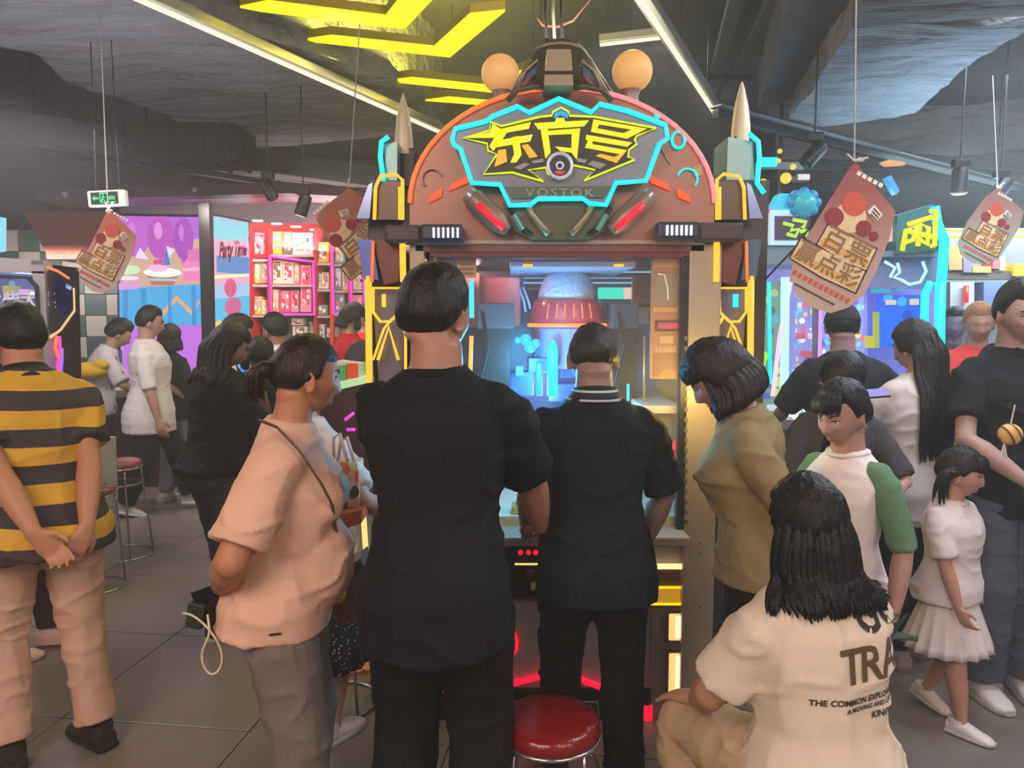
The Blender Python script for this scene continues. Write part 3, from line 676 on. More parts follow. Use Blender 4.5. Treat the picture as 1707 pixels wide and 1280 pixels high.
def slab(pts, z, th, name, m, sub=5, amp=.03, seed=0):
    """hung concrete body: polygon on plane z seen at pixels pts, th thick, rough underside"""
    me = bpy.data.meshes.new(name); bm = bmesh.new()
    w = [PZ(x, y, z) if y < 480 else Vector((x, y, z)) for x, y in pts]
    vs = [bm.verts.new(p) for p in w]; f = bm.faces.new(vs)
    e = bmesh.ops.extrude_face_region(bm, geom=[f]); up = [g for g in e['geom'] if isinstance(g, bmesh.types.BMVert)]
    bmesh.ops.translate(bm, verts=up, vec=(0, 0, th)); bmesh.ops.recalc_face_normals(bm, faces=bm.faces)
    bmesh.ops.triangulate(bm, faces=bm.faces)
    for _ in range(sub + 2): bmesh.ops.subdivide_edges(bm, edges=[e_ for e_ in bm.edges if e_.calc_length() > .085], cuts=1, use_grid_fill=False); bmesh.ops.triangulate(bm, faces=bm.faces)
    bm.to_mesh(me); bm.free()
    n = len(me.vertices); co = np.empty(n * 3); me.vertices.foreach_get('co', co); co = co.reshape(-1, 3)
    d = np.stack([vnoise(co * 2.1 + seed, i) for i in (1, 2, 3)], -1) * amp + np.stack([vnoise(co * 6 + seed, i) for i in (4, 5, 6)], -1) * amp * .4 + np.stack([vnoise(co * np.array([7, 17, 17]) + seed, i) for i in (7, 8, 9)], -1) * amp * .45
    co = co + d; me.vertices.foreach_set('co', co.ravel()); me.update()
    me.materials.append(m); o = bpy.data.objects.new(name, me); C.objects.link(o); o['kind'] = 'structure'; return o
slab([(-60, 60), (70, 95), (130, 140), (215, 165), (335, 215), (395, 243), (520, 240), (660, 228), (735, 214), (640, 130), (380, 30), (235, -25), (100, -80), (-120, -60)], 3.25, .75, 'trim_1', M_rough, amp=.028)
slab([(1418, 50), (1560, 44), (1707, 30), (1760, 20), (1690, 62), (1600, 125), (1520, 187), (1490, 196), (1370, 205), (1312, 206), (1360, 130)], 3.05, .9, 'trim_2', M_rough, amp=.025, seed=3)
slab([(1312, 206), (1360, 130), (1425, 36), (1430, -60), (1330, -60), (1290, 100), (1262, 180)], 3.22, .8, 'trim_3', M_beam, amp=.012, seed=5)
slab([(1430, 45), (1707, 28), (1800, 20), (1820, -60), (1435, -60)], 3.0, .9, 'trim_4', M_rough, amp=.02, seed=8)
qa, qb = PZ(-60, 228, 3.0), PZ(640, 318, 3.0); d_ = qb - qa; o = MB().bbox((qa + qb) / 2 + Vector((0, 0, .12)), (d_.length, .22, .22), .01, rot=Matrix.Rotation(math.atan2(d_.y, d_.x), 3, 'Z')).build('trim_5', M_beam); o['kind'] = 'structure'
slab([(1290, 268), (1480, 262), (1707, 250), (1760, 250), (1760, 320), (1500, 322), (1290, 318)], 3.35, .5, 'trim_6', M_rough, amp=.02, seed=12)
# ceiling services
t = thing('cable_tray', 'pair of grey cable trays running under the dark ceiling at top right', 'cable tray')
for a, b_ in (((1232, -20), (1186, 150)), ((1300, -20), (1208, 160))):
    q, w = PZ(*a, 3.6), PZ(*b_, 3.6); d = (w - q); m = MB(); ang = math.atan2(d.y, d.x)
    m.bbox((q + w) / 2, (d.length, .10, .06), .008, rot=Matrix.Rotation(ang, 3, 'Z')); m.build('tray', M_alu if 0 else mat('tray_grey', '5c615f', .6, .3), t)
m = MB(); q = PZ(1196, 128, 3.56); m.bbox(q, (.55, .04, .04), .005); m.build('bracket', M_black, t)
def led(label, a, b_, z, name='light_bar'):
    q, w = PZ(*a, z), PZ(*b_, z); t = thing(name, label, 'light', q); d = w - q; ang = math.atan2(d.y, d.x); rz = Matrix.Rotation(ang, 3, 'Z'); c = (q + w) / 2
    MB().bbox(c + Vector((0, 0, .035)), (d.length, .075, .06), .006, rot=rz).build('housing', M_alu, t)
    MB().bbox(c - Vector((0, 0, .004)), (d.length, .022, .022), .008, rot=rz).build('diffuser', glow('led_warm', 'fff0cc', 1.1), t)
    for f in (.12, .5, .88):
        p = q + d * f; MB().tube([p + Vector((0, 0, .06)), p + Vector((0, 0, 4.0 - z))], .004, 6).build('hanger', M_black, t)
    l = area('bar_light', c - Vector((0, 0, .05)), (0, 0, math.degrees(ang)), d.length, 9, (1, .93, .8), .04)
led('long warm white LED bar crossing the ceiling at upper left', (150, -38), (738, 222), 3.15)
led('long LED bar pointing at the right-hand globe lamp of the big machine', (1040, -45), (1190, 186), 3.1)
led('thin pale LED bar lying across behind the top of the big machine', (1000, 74), (1105, 62), 3.7)
ye = glow('panel_yellow', 'ffec00', 1.15)
def chev(label, pts, z):
    w = [PZ(400 + .2929 * x, .2929 * y, z) for x, y in pts]; c = sum(w, Vector()) / len(w)
    t = thing('ceiling_light', label, 'light', c); MB().prism(w, (0, 0, .012)).build('diffuser', ye, t)
    MB().prism([p + Vector((0, 0, .012)) for p in w], (0, 0, .05)).build('housing', mat('yellow_housing', '8a7c14', .6), t)
    for i in (1, len(w) // 2 + 1): MB().tube([w[i] * .9 + c * .1 + Vector((0, 0, .06)), Vector((w[i].x * .9 + c.x * .1, w[i].y * .9 + c.y * .1, 4.02))], .004, 6).build('hanger', M_black, t)
chev('yellow V-shaped ceiling light cut by the top of the picture', [(0, 45), (160, 12), (830, 95), (905, 0), (960, -60), (1150, -60), (1095, 0), (940, 165), (870, 160), (120, 68)], 3.3)
chev('yellow V-shaped ceiling light, second from the top, its arm beside the left globe lamp', [(340, 235), (520, 208), (1105, 270), (1310, 85), (1510, 65), (1195, 328), (480, 248)], 3.3)
chev('thin yellow ceiling light ending just left of the globe lamp', [(830, 465), (980, 447), (1390, 488), (1620, 400), (1760, 390), (1440, 528), (1000, 482)], 3.3)
chev('smallest and lowest yellow ceiling light above the left of the machine arch', [(1055, 575), (1190, 557), (1420, 578), (1600, 500), (1700, 495), (1440, 604)], 3.3)
for i, (cx, cy, pw) in enumerate(((640, 60, 12), (760, 130, 7))):
    q = PZ(cx, cy, 3.25); l = area('panel_light', q, (0, 0, 0), .8, pw, (1, .88, .1))
    l2 = area('panel_light_up', q + Vector((0, 0, .12)), (180, 0, 0), .9, pw * 4.5, (1, .9, .1))
# lighting track on the right and spot lamps
def track(label, a, b_, z):
    q, w = PZ(*a, z), PZ(*b_, z); d = w - q; ang = math.atan2(d.y, d.x); t = thing('lighting_track', label, 'track', q)
    MB().bbox((q + w) / 2, (d.length, .05, .06), .006, rot=Matrix.Rotation(ang, 3, 'Z')).build('rail', M_black, t)
    MB().bbox((q + w) / 2 + Vector((0, 0, .05)), (d.length, .10, .012), .004, rot=Matrix.Rotation(ang, 3, 'Z')).build('cover_strip', mat('track_grey', '6e7276', .5, .2), t)
    for f in (.1, .78):
        p = q + d * f; MB().tube([p, Vector((p.x, p.y, 4.0))], .006, 6).build('hanger', M_black, t)
    return t
track('black lighting track descending from the LED bar end to the right edge', (1192, 190), (1740, 328), 2.95)
track('long dark lighting track under the soffit at far left', (-20, 232), (560, 322), 3.02)
def spot(label, px, py, Y, tilt, yaw=0, lit=False, r=.045, ln=.15):
    p = P(px, py, Y); t = thing('spot_lamp', label, 'spotlight', p)
    Mx = rot(yaw, 0, tilt)
    MB().bbox(p + Vector((0, 0, ln * .62)), (.09, .05, .05), .006).build('adapter', M_black, t)
    MB().tube([p + Vector((0, 0, ln * .8)), Vector((p.x, p.y, 4.01))], .006, 6).build('hanger', M_black, t); MB().tube([p + Vector((0, 0, ln * .6)), p + Vector((.0, 0, .02))], .01, 8).build('arm', M_black, t)
    MB().lathe([(r * .8, -ln * .55), (r, -ln * .5), (r, ln * .35), (r * .85, ln * .45), (r * .5, ln * .5)], p, 20, M=Mx).build('head', mat('spot_black', '202124', .4, .2), t, smooth=True, auto=40)
    MB().lathe([(r * .78, -ln * .565), (r * .78, -ln * .55)], p, 20, M=Mx).build('lens', glow('lens_warm', 'ffe9c0', 1.2) if lit else mat('lens_dark', '40403c', .2), t)
spot('black spot lamp tilted left on the right track above the big hanging banner', 1357, 256, 4.4, 42, 0)
spot('black spot lamp hanging straight with a lit lens left of the far right banner', 1600, 300, 4.5, 0, 0, True)
spot('black spot lamp tilted on the mauve soffit above the shop shelves', 447, 315, 5.6, -28)
spot('black spot lamp just left of the second banner, tilted towards the poster', 506, 341, 5.4, 18, 0, True)
spot('dark spot lamp directly above the far right banner', 1668, 316, 4.7, 35)
# ---------------------------------------------------------------- exit sign
q = P(176, 330, 4.6); t = thing('exit_sign', 'green lit emergency exit sign with arrow and running figure above the left banner', 'sign', q)
r_ = Matrix.Rotation(R(-3), 3, 'Y')
MB().bbox(q + Vector((0, .03, 0)), (.225, .05, .095), .008, rot=r_).build('case', M_white, t)
MB().bbox(q + Vector((-.008, .002, 0)), (.165, .01, .074), .003, rot=r_).build('face', mat('exit_face', '07120c', .3), t)
gr = glow('exit_green', '1ef08a', 1.0); b = MB()
o = lambda x, z: q + r_ @ Vector((x - .008, -.006, z))
b.prism([o(-.072, 0), o(-.055, .016), o(-.055, .006), o(-.034, .006), o(-.034, -.006), o(-.055, -.006), o(-.055, -.016)], (0, .003, 0))
for a, e in (((-.022, .028), (.024, .028)), ((-.022, .028), (-.022, -.02)), ((.024, .028), (.024, -.02)), ((-.022, -.026), (.07, -.026)), ((-.004, .012), (-.008, -.004)), ((-.008, -.004), (.006, -.018)), ((-.008, -.004), (-.016, -.020)), ((-.004, .010), (.010, .002)), ((.034, .01), (.034, -.012)), ((.044, .01), (.044, -.012)), ((.054, .01), (.054, -.012)), ((.064, .01), (.064, -.012))):
    b.tube([o(*a), o(*e)], .0032, 6)
b.ball(o(-.002, .019), .0045, 8, 6); b.build('pictogram', gr, t)
for s in (-.07, .07): MB().tube([q + Vector((s, .03, .045)), Vector((q.x + s * .8, q.y + .03, 4.01))], .003, 6).build('hanger', M_black, t)

dt = thing('air_duct', 'dark ribbed air duct under the ceiling left of the rough concrete band', 'duct', P(320, 245, 6.4))
MB().bbox(P(320, 246, 6.6), (.95, .5, .30), .01).build('duct_body', mat('duct_dark', '1c1c1e', .6, .3), dt)
for x in (240, 300, 365, 398): MB().bbox(P(x, 246, 6.6), (.03, .54, .34), .006).build('flange', mat('duct_flange', '262628', .6, .3), dt)
for x in (245, 392): MB().tube([P(x, 230, 6.6), Vector((P(x, 230, 6.6).x, 6.6, 4.02))], .008, 6).build('hanger', M_black, dt)

# scatter volume added in place of lens bloom: it veils the distance and glows around the neon
hz = MB().box((0, 3.4, 2.1), (17.0, 18.4, 4.7)).build('bloom_haze', None); hz.data.materials.clear()
hm_ = bpy.data.materials.new('bloom_haze'); hm_.use_nodes = True; nt = hm_.node_tree; nt.nodes.remove(nt.nodes['Principled BSDF']); vs_ = nt.nodes.new('ShaderNodeVolumeScatter')
vs_.inputs['Density'].default_value = .020; vs_.inputs['Anisotropy'].default_value = .25; nt.links.new(vs_.outputs[0], nt.nodes['Material Output'].inputs['Volume']); hz.data.materials.append(hm_); hz['kind'] = 'stuff'; hz['label'] = 'thin scatter volume added for lens bloom around the neon'; hz['category'] = 'bloom_haze'

for label, a, b_ in (('pale ceiling profile bar under the third yellow light', (528, 131), (640, 117)), ('pale ceiling profile bar crossing behind the left LED bar', (405, 70), (520, 52))):
    q, w = PZ(*a, 3.55), PZ(*b_, 3.55); d_ = w - q; t = thing('ceiling_profile', label, 'bar', q); MB().bbox((q + w) / 2, (d_.length, .05, .05), .006, rot=Matrix.Rotation(math.atan2(d_.y, d_.x), 3, 'Z')).build('profile', mat('profile_pale', '9a9a94', .5, .2), t)
    for f_ in (.1, .9): p = q + d_ * f_; MB().tube([p, Vector((p.x, p.y, 4.01))], .005, 6).build('hanger', M_black, t)
# ---------------------------------------------------------------- the big capsule machine in the middle
MY = 2.84; AX = 933.0
mc = thing('arcade_machine', 'huge rocket-themed arcade machine with cyan and yellow neon arch in the middle', 'arcade machine', P(AX, 1238, MY + .4))
mc.location.z = 0
def mx(pts): return [(2 * AX - x, y) for x, y in pts][::-1]
M_maroon = mat('arch_maroon', 'a4725f', .38, .25, var=.08)
M_dark = mat('machine_dark', '2c2827', .4, .3)
M_tan = mat('post_tan', 'a89684', .4, .35)
M_grey = mat('machine_grey', 'b4aaa4', .5)
M_olive = mat('capsule_olive', '5a5b48', .45, .4)
M_oliveL = mat('capsule_light', '9a8d74', .4, .4)
G_cy = glow('neon_cyan', '14f0ff', 1.05); G_ye = glow('neon_yellow', 'ffc531', 1.05); G_or = glow('neon_orange', 'ff7a38', 1.0); G_pk = glow('neon_pink', 'ff8f96', 1.0)
G_red = glow('neon_red', 'ff1238', 1.0); G_wh = glow('neon_white', 'dfeaff', 1.25); G_lime = glow('neon_lime', 'd8f000', 1.0); G_warm = glow('light_warm', 'ffd27c', 1.1)
def mp(name, pts, off, th, m, parent=mc, smooth=False): return pxprism(pts, MY + off, th).build(name, m, parent)
def mbx(name, x0, y0, x1, y1, off, th, m, parent=mc, bev=.006):
    a, b_ = P(x0, y0, MY + off), P(x1, y1, MY + off); b = MB(); b.bbox(((a.x + b_.x) / 2, MY + off + th / 2, (a.z + b_.z) / 2), (abs(b_.x - a.x), th, abs(a.z - b_.z)), bev); return b.build(name, m, parent)
def mt(name, pts, r, m, off=-.03, closed=False, parent=mc, px=True): return pxtube(pts, MY + off, r, closed).build(name, m, parent, smooth=True)
# body
mbx('lower_front', 690, 905, 1180, 1228, .06, .86, M_grey)
mbx('plinth', 700, 1222, 1176, 1240, .10, .8, M_black)
mbx('side_wall', 684, 420, 700, 910, .06, .86, M_dark); mbx('side_wall', 1166, 420, 1182, 910, .06, .86, M_dark)
mbx('roof', 690, 400, 1176, 432, .06, .86, M_dark)
mbx('post', 1150, 405, 1184, 1236, 0, .08, M_tan); mbx('post', 682, 405, 716, 1236, 0, .08, M_tan)
mbx('window_frame', 1137, 424, 1151, 895, .004, .05, M_dark); mbx('window_frame', 715, 424, 729, 895, .004, .05, M_dark)
mbx('window_frame', 716, 886, 1150, 900, .004, .05, M_dark); mbx('window_frame', 716, 420, 1150, 430, .004, .05, mat('frame_maroon', '6c3a38', .4, .2))
for i, y in enumerate(range(560, 880, 17)): mbx('frame_clip', 1141, y, 1146, y + 8, -.002, .01, mat('clip_dark', '5a5250', .5), bev=.001)
mbx('header', 690, 399, 1176, 407, -.01, .08, M_tan); mbx('header', 690, 406, 1176, 421, 0, .08, mat('header_maroon', '7a4a44', .4, .2))
gl_ = mat('window_glass', 'ffffff', .02, alpha=.035, spec=.35); mbx('window_pane', 729, 430, 1137, 886, .02, .006, gl_, bev=.001)
# interior
mbx('back_panel', 690, 430, 1176, 930, .80, .03, mat('interior_back', '5a6688', .35))
pinkp = mat('pink_wall', 'ffa8a8', .5)
mbx('inner_panel', 742, 455, 800, 545, .55, .12, pinkp); mbx('inner_panel', 800, 462, 868, 545, .70, .06, pinkp); mbx('inner_panel', 1055, 458, 1110, 540, .70, .06, pinkp)
mbx('inner_ceiling', 850, 434, 1060, 446, .12, .6, mat('inner_lilac', 'b9a6c4', .4)); 
for x in (880, 1032): mbx('ceiling_lamp', x - 8, 440, x + 8, 444, .10, .04, G_ye, bev=.002)
mbx('inner_sign', 998, 479, 1052, 498, .74, .04, glow('sign_green', '2be0c0', .9)); mbx('inner_sign', 1040, 479, 1054, 498, .735, .03, glow('sign_pale', 'f0c8c0', .8))
for y, c in ((452, '8fb4d8'), (462, '6f93c4'), (470, '9cb8d8')): mbx('inner_strip', 872, y, 1120, y + 2.5, .73, .02, glow('strip_' + c, c, .75), bev=.001)
for x, y, w_, h_, c in ((880, 480, 26, 3, 'd0a080'), (905, 472, 30, 2, 'cfd6e0'), (1060, 505, 40, 8, '9ab0d8'), (1066, 492, 30, 4, '6fa8e0'), (875, 515, 18, 20, '5e6c86'), (1080, 520, 24, 16, 'b8a0c0')): mbx('inner_prize', x, y, x + w_, y + h_, .70, .05, mat('prize_' + c, c, .5), bev=.003)
for x in (795, 1020):   # monitors and stands
    s = 1 if x < 900 else -1; x1 = x + 62 if x < 900 else x + 45
    mbx('speaker_box', x, 505, x1, 548, .34, .18, mat('speaker_grey', '4a4046', .6)); mbx('speaker_stand', x + 12, 546, x1 - 6, 760, .36, .14, M_dark)
    mt('speaker_cable', [(x + 10, 520), (x + 20, 580), (x + 5, 640), (x + 16, 700)], .006, M_black, .33)
mt('inner_bar', [(1075, 560), (1074, 670)], .006, mat('gold_rod', 'd8a860', .3, .6), .25); mt('inner_bar', [(1047, 640), (1047, 668)], .006, G_cy, .3)
for pts in ([(866, 480), (874, 505), (876, 520)], [(872, 478), (882, 505), (884, 515)]): mt('inner_hose', pts, .006, mat('hose_grey', 'aab0c4', .4), .5)
# rocket inside
ry = MY + .52
rk = thing_r = MB(); c0 = P(945, 541, ry); u_ = ry / F
def rl(px): return px * u_
rk.lathe([(rl(50), rl(38)), (rl(47), rl(52)), (rl(42), rl(68)), (rl(34), rl(82)), (rl(22), rl(93)), (rl(8), rl(98)), (rl(.5), rl(98.5))], c0, 32); rk.build('rocket_dome', mat('dome_silver', 'd8d4dc', .42, .1, bump=.5, bscale=45), mc, smooth=True)
rk = MB(); rk.lathe([(rl(62), 0), (rl(62), rl(5)), (rl(60), rl(22)), (rl(54), rl(40)), (rl(46), rl(42))], c0, 32); rk.build('rocket_band', mat('band_red', 'c83a44', .35, coat=.5), mc, smooth=True, auto=40)
for a in (-125, -110, -97, -83, -70, -55):
    x, y = math.cos(R(a)), math.sin(R(a)); rk = MB(); rk.tube([c0 + Vector((x * rl(61.5), y * rl(61.5), rl(10))), c0 + Vector((x * rl(56), y * rl(56), rl(34)))], .005, 6); rk.build('band_rib', mat('rib_orange', 'e0604a', .4, emit='ff6a40', es=.4), mc)
rk = MB(); rk.tube([c0 + Vector((math.cos(i * .2244) * rl(63), math.sin(i * .2244) * rl(63), -.002)) for i in range(28)], .0085, 8, True); rk.build('rocket_ring_light', glow('ring_orange', 'ffa040', 1.1), mc, smooth=True)
rk = MB(); rk.lathe([(rl(56), -rl(70)), (rl(56), -rl(6)), (rl(50), 0)], c0, 32); rk.build('rocket_base', mat('rocket_lilac', '8f86b4', .4), mc, smooth=True, auto=40)
for i in range(9):
    a = R(-160 + i * 17.5); rk = MB(); rk.tube([c0 + Vector((math.cos(a) * rl(56.5), math.sin(a) * rl(56.5), -rl(48))), c0 + Vector((math.cos(a) * rl(56.5), math.sin(a) * rl(56.5), -rl(64)))], .004, 6); rk.build('base_vent', mat('vent_blue', '4a55a0', .4), mc)
rk = MB(); p = P(921, 660, MY + .30); h_ = P(921, 566, MY + .30).z - p.z; rk.lathe([(.022, 0), (.022, h_ * .82), (.016, h_ * .93), (.004, h_)], p, 16); rk.build('light_pillar', glow('pillar_cyan', '10d8ff', 1.15), mc, smooth=True)
for x, y0, y1, w_ in ((899, 605, 660, 10), (866, 610, 628, 14)): mbx('light_pillar', x - w_ / 2, y0, x + w_ / 2, y1, .3, .04, glow('pillar_blue', '18b4f4', .95), bev=.006)
for x, y, r2 in ((876, 566, 9), (884, 578, 10), (863, 567, 5), (893, 572, 7)): MB().ball(P(x, y, MY + .34), r2 * u_, 12, 8).build('light_gem', glow('gem_cyan', '22d4f6', .95), mc, smooth=True)
for x, y, w_, h_ in ((880, 596, 45, 26), (935, 608, 26, 22), (850, 620, 40, 40), (915, 640, 90, 30)): mbx('playfield_block', x, y, x + w_, y + h_, .40, .12, mat('block_blue', '2a4a9c', .35))
mbx('playfield', 716, 860, 1150, 884, .06, .7, mat('playfield_cream', 'd8c09a', .5))
mbx('prize_table', 1070, 676, 1137, 690, .10, .5, mat('table_pink', 'e8c8bc', .5)); mbx('table_skirt', 1072, 690, 1137, 760, .16, .4, mat('table_grey', '8e7f7a', .5))
for y in (736, 756): mbx('score_digit', 1122, y, 1133, y + 14, .05, .02, G_red, bev=.002)
for x, y, c in ((870, 836, 'd8a040'), (862, 850, 'e0c070'), (876, 860, 'c07030'), (868, 874, 'ead8b0'), (1090, 850, 'c8a088')): mbx('token_pile', x - 9, y - 7, x + 9, y + 7, .08, .08, mat('token_' + c, c, .4, .3), bev=.01)
# printed instruction panel at the window's right side, and the sticker at its left
st = mbx('instruction_panel', 1087, 428, 1136, 632, .06, .02, mat('panel_copper', 'a5714e', .55), bev=.002)
for x0, y0, x1, y1, c in ((1089, 430, 1134, 446, 'b8864e'), (1092, 456, 1132, 508, '8e7f6a'), (1089, 512, 1134, 520, 'c89058'), (1092, 534, 1132, 552, '4a2430'), (1100, 560, 1122, 572, 'b8a080'), (1090, 590, 1134, 628, '8e5a3c')): mbx('print_field', x0, y0, x1, y1, .057, .003, mat('print_' + c, c, .5), st, bev=.0005)
mbx('print_display', 1097, 538, 1130, 548, .054, .003, glow('display_red', 'd8325a', .8), st, bev=.0005)
mt('print_curve', [(1097, 456), (1108, 458), (1113, 480), (1114, 500)], .003, mat('print_cream', 'efe6d6', .5), .056, parent=st)
for i in range(5): mt('print_box', [(1094 + i * 8, 578), (1099 + i * 8, 578), (1099 + i * 8, 586), (1094 + i * 8, 586)], .0012, mat('print_cream', 'efe6d6', .5), .056, True, parent=st)
mbx('sticker', 762, 432, 794, 463, .058, .003, mat('sticker_gold', 'b98c58', .5), bev=.0005)
for i in range(3): mbx('sticker_line', 766, 438 + i * 8, 790, 442 + i * 8, .055, .002, mat('sticker_text', '7c5630', .5), bev=.0003)
mbx('edge_light', 782, 466, 790, 530, .04, .02, G_cy, bev=.003); mt('edge_rod', [(786, 560), (784, 620)], .008, G_ye, .05)
# arch
arc = [(AX + 4 + 254 * math.cos(R(a)), 338 - 192 * math.sin(R(a))) for a in range(0, 181, 6)]
mp('arch_panel', [(1190, 400), *arc, (683, 400)], 0, .22, M_maroon)
half = len(arc) // 2
mt('arch_neon', arc[:half + 1], .0085, G_pk, -.012); mt('arch_neon', arc[half:], .0085, G_or, -.012)
# cockpit capsule on top
b = MB(); cz = MY + .16
for (l, r_, y, d) in (): pass
prof = [(845, 1025, 168), (862, 1008, 140), (880, 988, 108), (893, 976, 88), (903, 966, 76), (915, 955, 70)]
secs = [((P((l + r_) / 2, y, cz).x, cz, P(AX, y, cz).z), (1, 0, 0), (0, 1, 0), (r_ - l) / 2 * cz / F, (r_ - l) / 2 * cz / F * .62, 2.6) for l, r_, y in prof]
b.loft(secs, 32); b.build('capsule', M_olive, mc, smooth=True, auto=40)
cf = lambda y: -.10 - .0018 * (y - 70) + .03
mp('capsule_strip', [(912, 82), (952, 82), (956, 142), (907, 142)], -.16, .14, M_oliveL)
for y in (118, 121): mbx('strip_joint', 908, y, 956, y + 2, -.164, .01, M_dark, bev=.001)
for s in (0, 1):
    f = (lambda q: q) if not s else mx
    mp('capsule_window', f([(880, 112), (896, 102), (894, 122), (870, 138)]), -.10, .05, mat('cockpit_blue', '5c7286', .2, .2))
    mt('window_trim', f([(862, 150), (876, 118), (896, 100), (898, 112)]), .006, M_oliveL, -.11)
    mt('capsule_rib', f([(850, 164), (872, 122), (884, 98)]), .009, M_oliveL, -.08)
    mt('capsule_strut', f([(846, 168), (862, 150), (890, 144), (912, 146)]), .012, M_olive, -.10)
mt('capsule_cap_ring', [(896, 80), (914, 74), (934, 72), (954, 74), (970, 80)], .008, M_oliveL, -.04)
mt('cap_cable', [(897, 30), (905, 42), (930, 44), (955, 34), (985, -4)], .006, mat('cable_copper', '8a5a44', .5), .35)
for x in (912, 925, 938): mt('hanging_rod', [(x, 74), (x - 3, 20), (x - 2, -40)], .006, M_alu if x == 925 else M_black, .3)
# globe lamps
for x, y, r_ in ((834, 123, 30.5), (1054, 119, 32.5)):
    g_ = MB(); g_.ball(P(x, y, MY + .08), r_ * (MY + .08) / F, 28, 20); go = g_.build('globe_lamp', mat('globe_amber', 'e2b070', .45, emit='e0a862', es=.42), mc, smooth=True)
    MB().lathe([(.035, -.06), (.03, 0), (.04, .02)], P(x + (3 if x < 900 else -3), y + r_ + 8, MY + .08), 16).build('lamp_neck', M_tan, go, smooth=True, auto=40)
# sign
o_ = lambda q: [(720 + .2578 * x, 140 + .2578 * y) for x, y in q]
cyan = [(820, 95), (630, 185), (555, 145), (390, 210), (355, 240), (150, 290), (132, 360), (145, 395), (185, 420), (260, 640), (440, 650), (505, 785), (640, 780), (685, 742), (975, 740), (1020, 772), (1125, 782), (1190, 640), (1385, 625), (1470, 390), (1525, 350), (1510, 265), (1270, 175), (1085, 130), (1030, 182)]
sg = mp('sign_board', o_(cyan), -.07, .05, mat('sign_board', '80838f', .35, .2)); mt('sign_neon', o_(cyan), .0095, G_cy, -.078, True, parent=sg)
yel = [(200, 350), (375, 300), (380, 245), (450, 272), (700, 212), (775, 204), (782, 180), (835, 152), (885, 180), (890, 205), (1050, 212), (1450, 285), (1325, 335), (1310, 360), (1325, 388), (1275, 425), (1268, 470), (1310, 490), (985, 625), (1055, 555), (915, 525), (895, 580), (825, 615), (750, 580), (735, 540), (625, 555), (722, 630), (520, 572), (335, 583), (420, 455), (362, 430), (358, 385)]
mp('letter_field', o_(yel), -.078, .008, mat('letter_field', '35352a', .4), sg); mt('letter_outline', o_(yel), .0038, G_lime, -.082, True, parent=sg)
S1, S2 = glow('letter_yellow', 'f2e600', 1.0), glow('letter_orange', 'ffae1c', 1.0)
strokes = [
 ([(225, 345), (378, 310), (392, 255), (445, 290), (640, 245), (628, 285), (480, 312), (395, 345)], S1), ([(430, 300), (500, 290), (440, 378), (395, 430), (372, 400)], S1), ([(385, 412), (402, 368), (652, 325), (636, 368)], S1), ([(515, 345), (562, 335), (580, 455), (545, 505), (508, 505), (532, 452)], S1), ([(428, 428), (478, 420), (486, 498), (405, 532)], S2), ([(582, 395), (622, 388), (682, 466), (632, 476)], S2),
 ([(805, 218), (855, 218), (862, 245), (795, 245)], S1), ([(662, 252), (1015, 234), (985, 270), (690, 290)], S1), ([(702, 284), (748, 280), (768, 440), (735, 480)], S1), ([(745, 302), (960, 286), (955, 318), (748, 326)], S1), ([(905, 300), (958, 295), (938, 485), (903, 440)], S1), ([(800, 404), (905, 414), (905, 440), (832, 430)], S1),
 ([(1045, 228), (1390, 288), (1300, 292), (1085, 258)], S1), ([(1045, 228), (1085, 258), (1068, 288), (1030, 305)], S1), ([(1030, 305), (1068, 286), (1240, 318), (1265, 350)], S1), ([(1300, 290), (1390, 286), (1265, 350), (1238, 318)], S1), ([(1000, 328), (1295, 378), (1265, 402), (995, 358)], S1), ([(1012, 356), (1042, 362), (1036, 392), (990, 408)], S1), ([(990, 408), (1036, 388), (1260, 428), (1225, 452)], S1), ([(1225, 448), (1262, 428), (1195, 508), (1165, 480)], S2), ([(1062, 462), (1092, 450), (1185, 474), (1195, 508)], S2)]
for q, m_ in strokes: mp('letter_stroke', o_(q), -.088, .010, m_, sg)
for i, c in enumerate(('0a8cff', '12b4f4', '0a8cff')): mp('badge_chevron', o_([(790, 188 + i * 12), (835, 165 + i * 12), (880, 188 + i * 12), (880, 197 + i * 12), (835, 176 + i * 12), (790, 197 + i * 12)]), -.086, .008, glow('chev_' + c, c, 1.0), sg)
def disc(name, x, y, r_, off, th, m, ri=0, parent=sg):
    c = P(*o_([(x, y)])[0], MY + off); s = .2578 * MY / F; b = MB(); Mr = Matrix.Rotation(R(90), 3, 'X')
    if ri: b.tube([c + Vector((math.cos(a) * (r_ + ri) / 2 * s, 0, math.sin(a) * (r_ + ri) / 2 * s)) for a in [i * math.pi / 16 for i in range(32)]], (r_ - ri) / 2 * s, 8, True)
    else: b.lathe([(r_ * s, 0), (r_ * s, th)], c, 28, M=Mr)
    return b.build(name, m, parent, smooth=bool(ri))
disc('badge_disc', 827, 528, 80, -.084, .012, mat('badge_dark', '3a3230', .4)); disc('badge_ring', 827, 528, 84, -.098, 0, mat('badge_silver', 'b8bccc', .3, .3, emit='b0b6d0', es=.35), 62)
disc('badge_centre', 827, 528, 26, -.097, .006, mat('badge_silver', 'b8bccc')); disc('badge_core', 827, 528, 13, -.104, .006, M_dark)
mp('badge_stripe', o_([(790, 562), (864, 562), (850, 582), (805, 582)]), -.100, .006, mat('badge_red', 'd04830', .4, emit='d04020', es=.4), sg)
for q in ([(530, 540), (600, 508), (635, 520), (570, 555)], [(640, 500), (720, 480), (722, 505), (655, 515)], [(935, 478), (1005, 490), (990, 512), (940, 502)], [(1040, 495), (1130, 520), (1085, 550), (1005, 520)]): mp('silver_bar', o_(q), -.084, .008, mat('bar_silver', '9a97a4', .35, .2), sg)
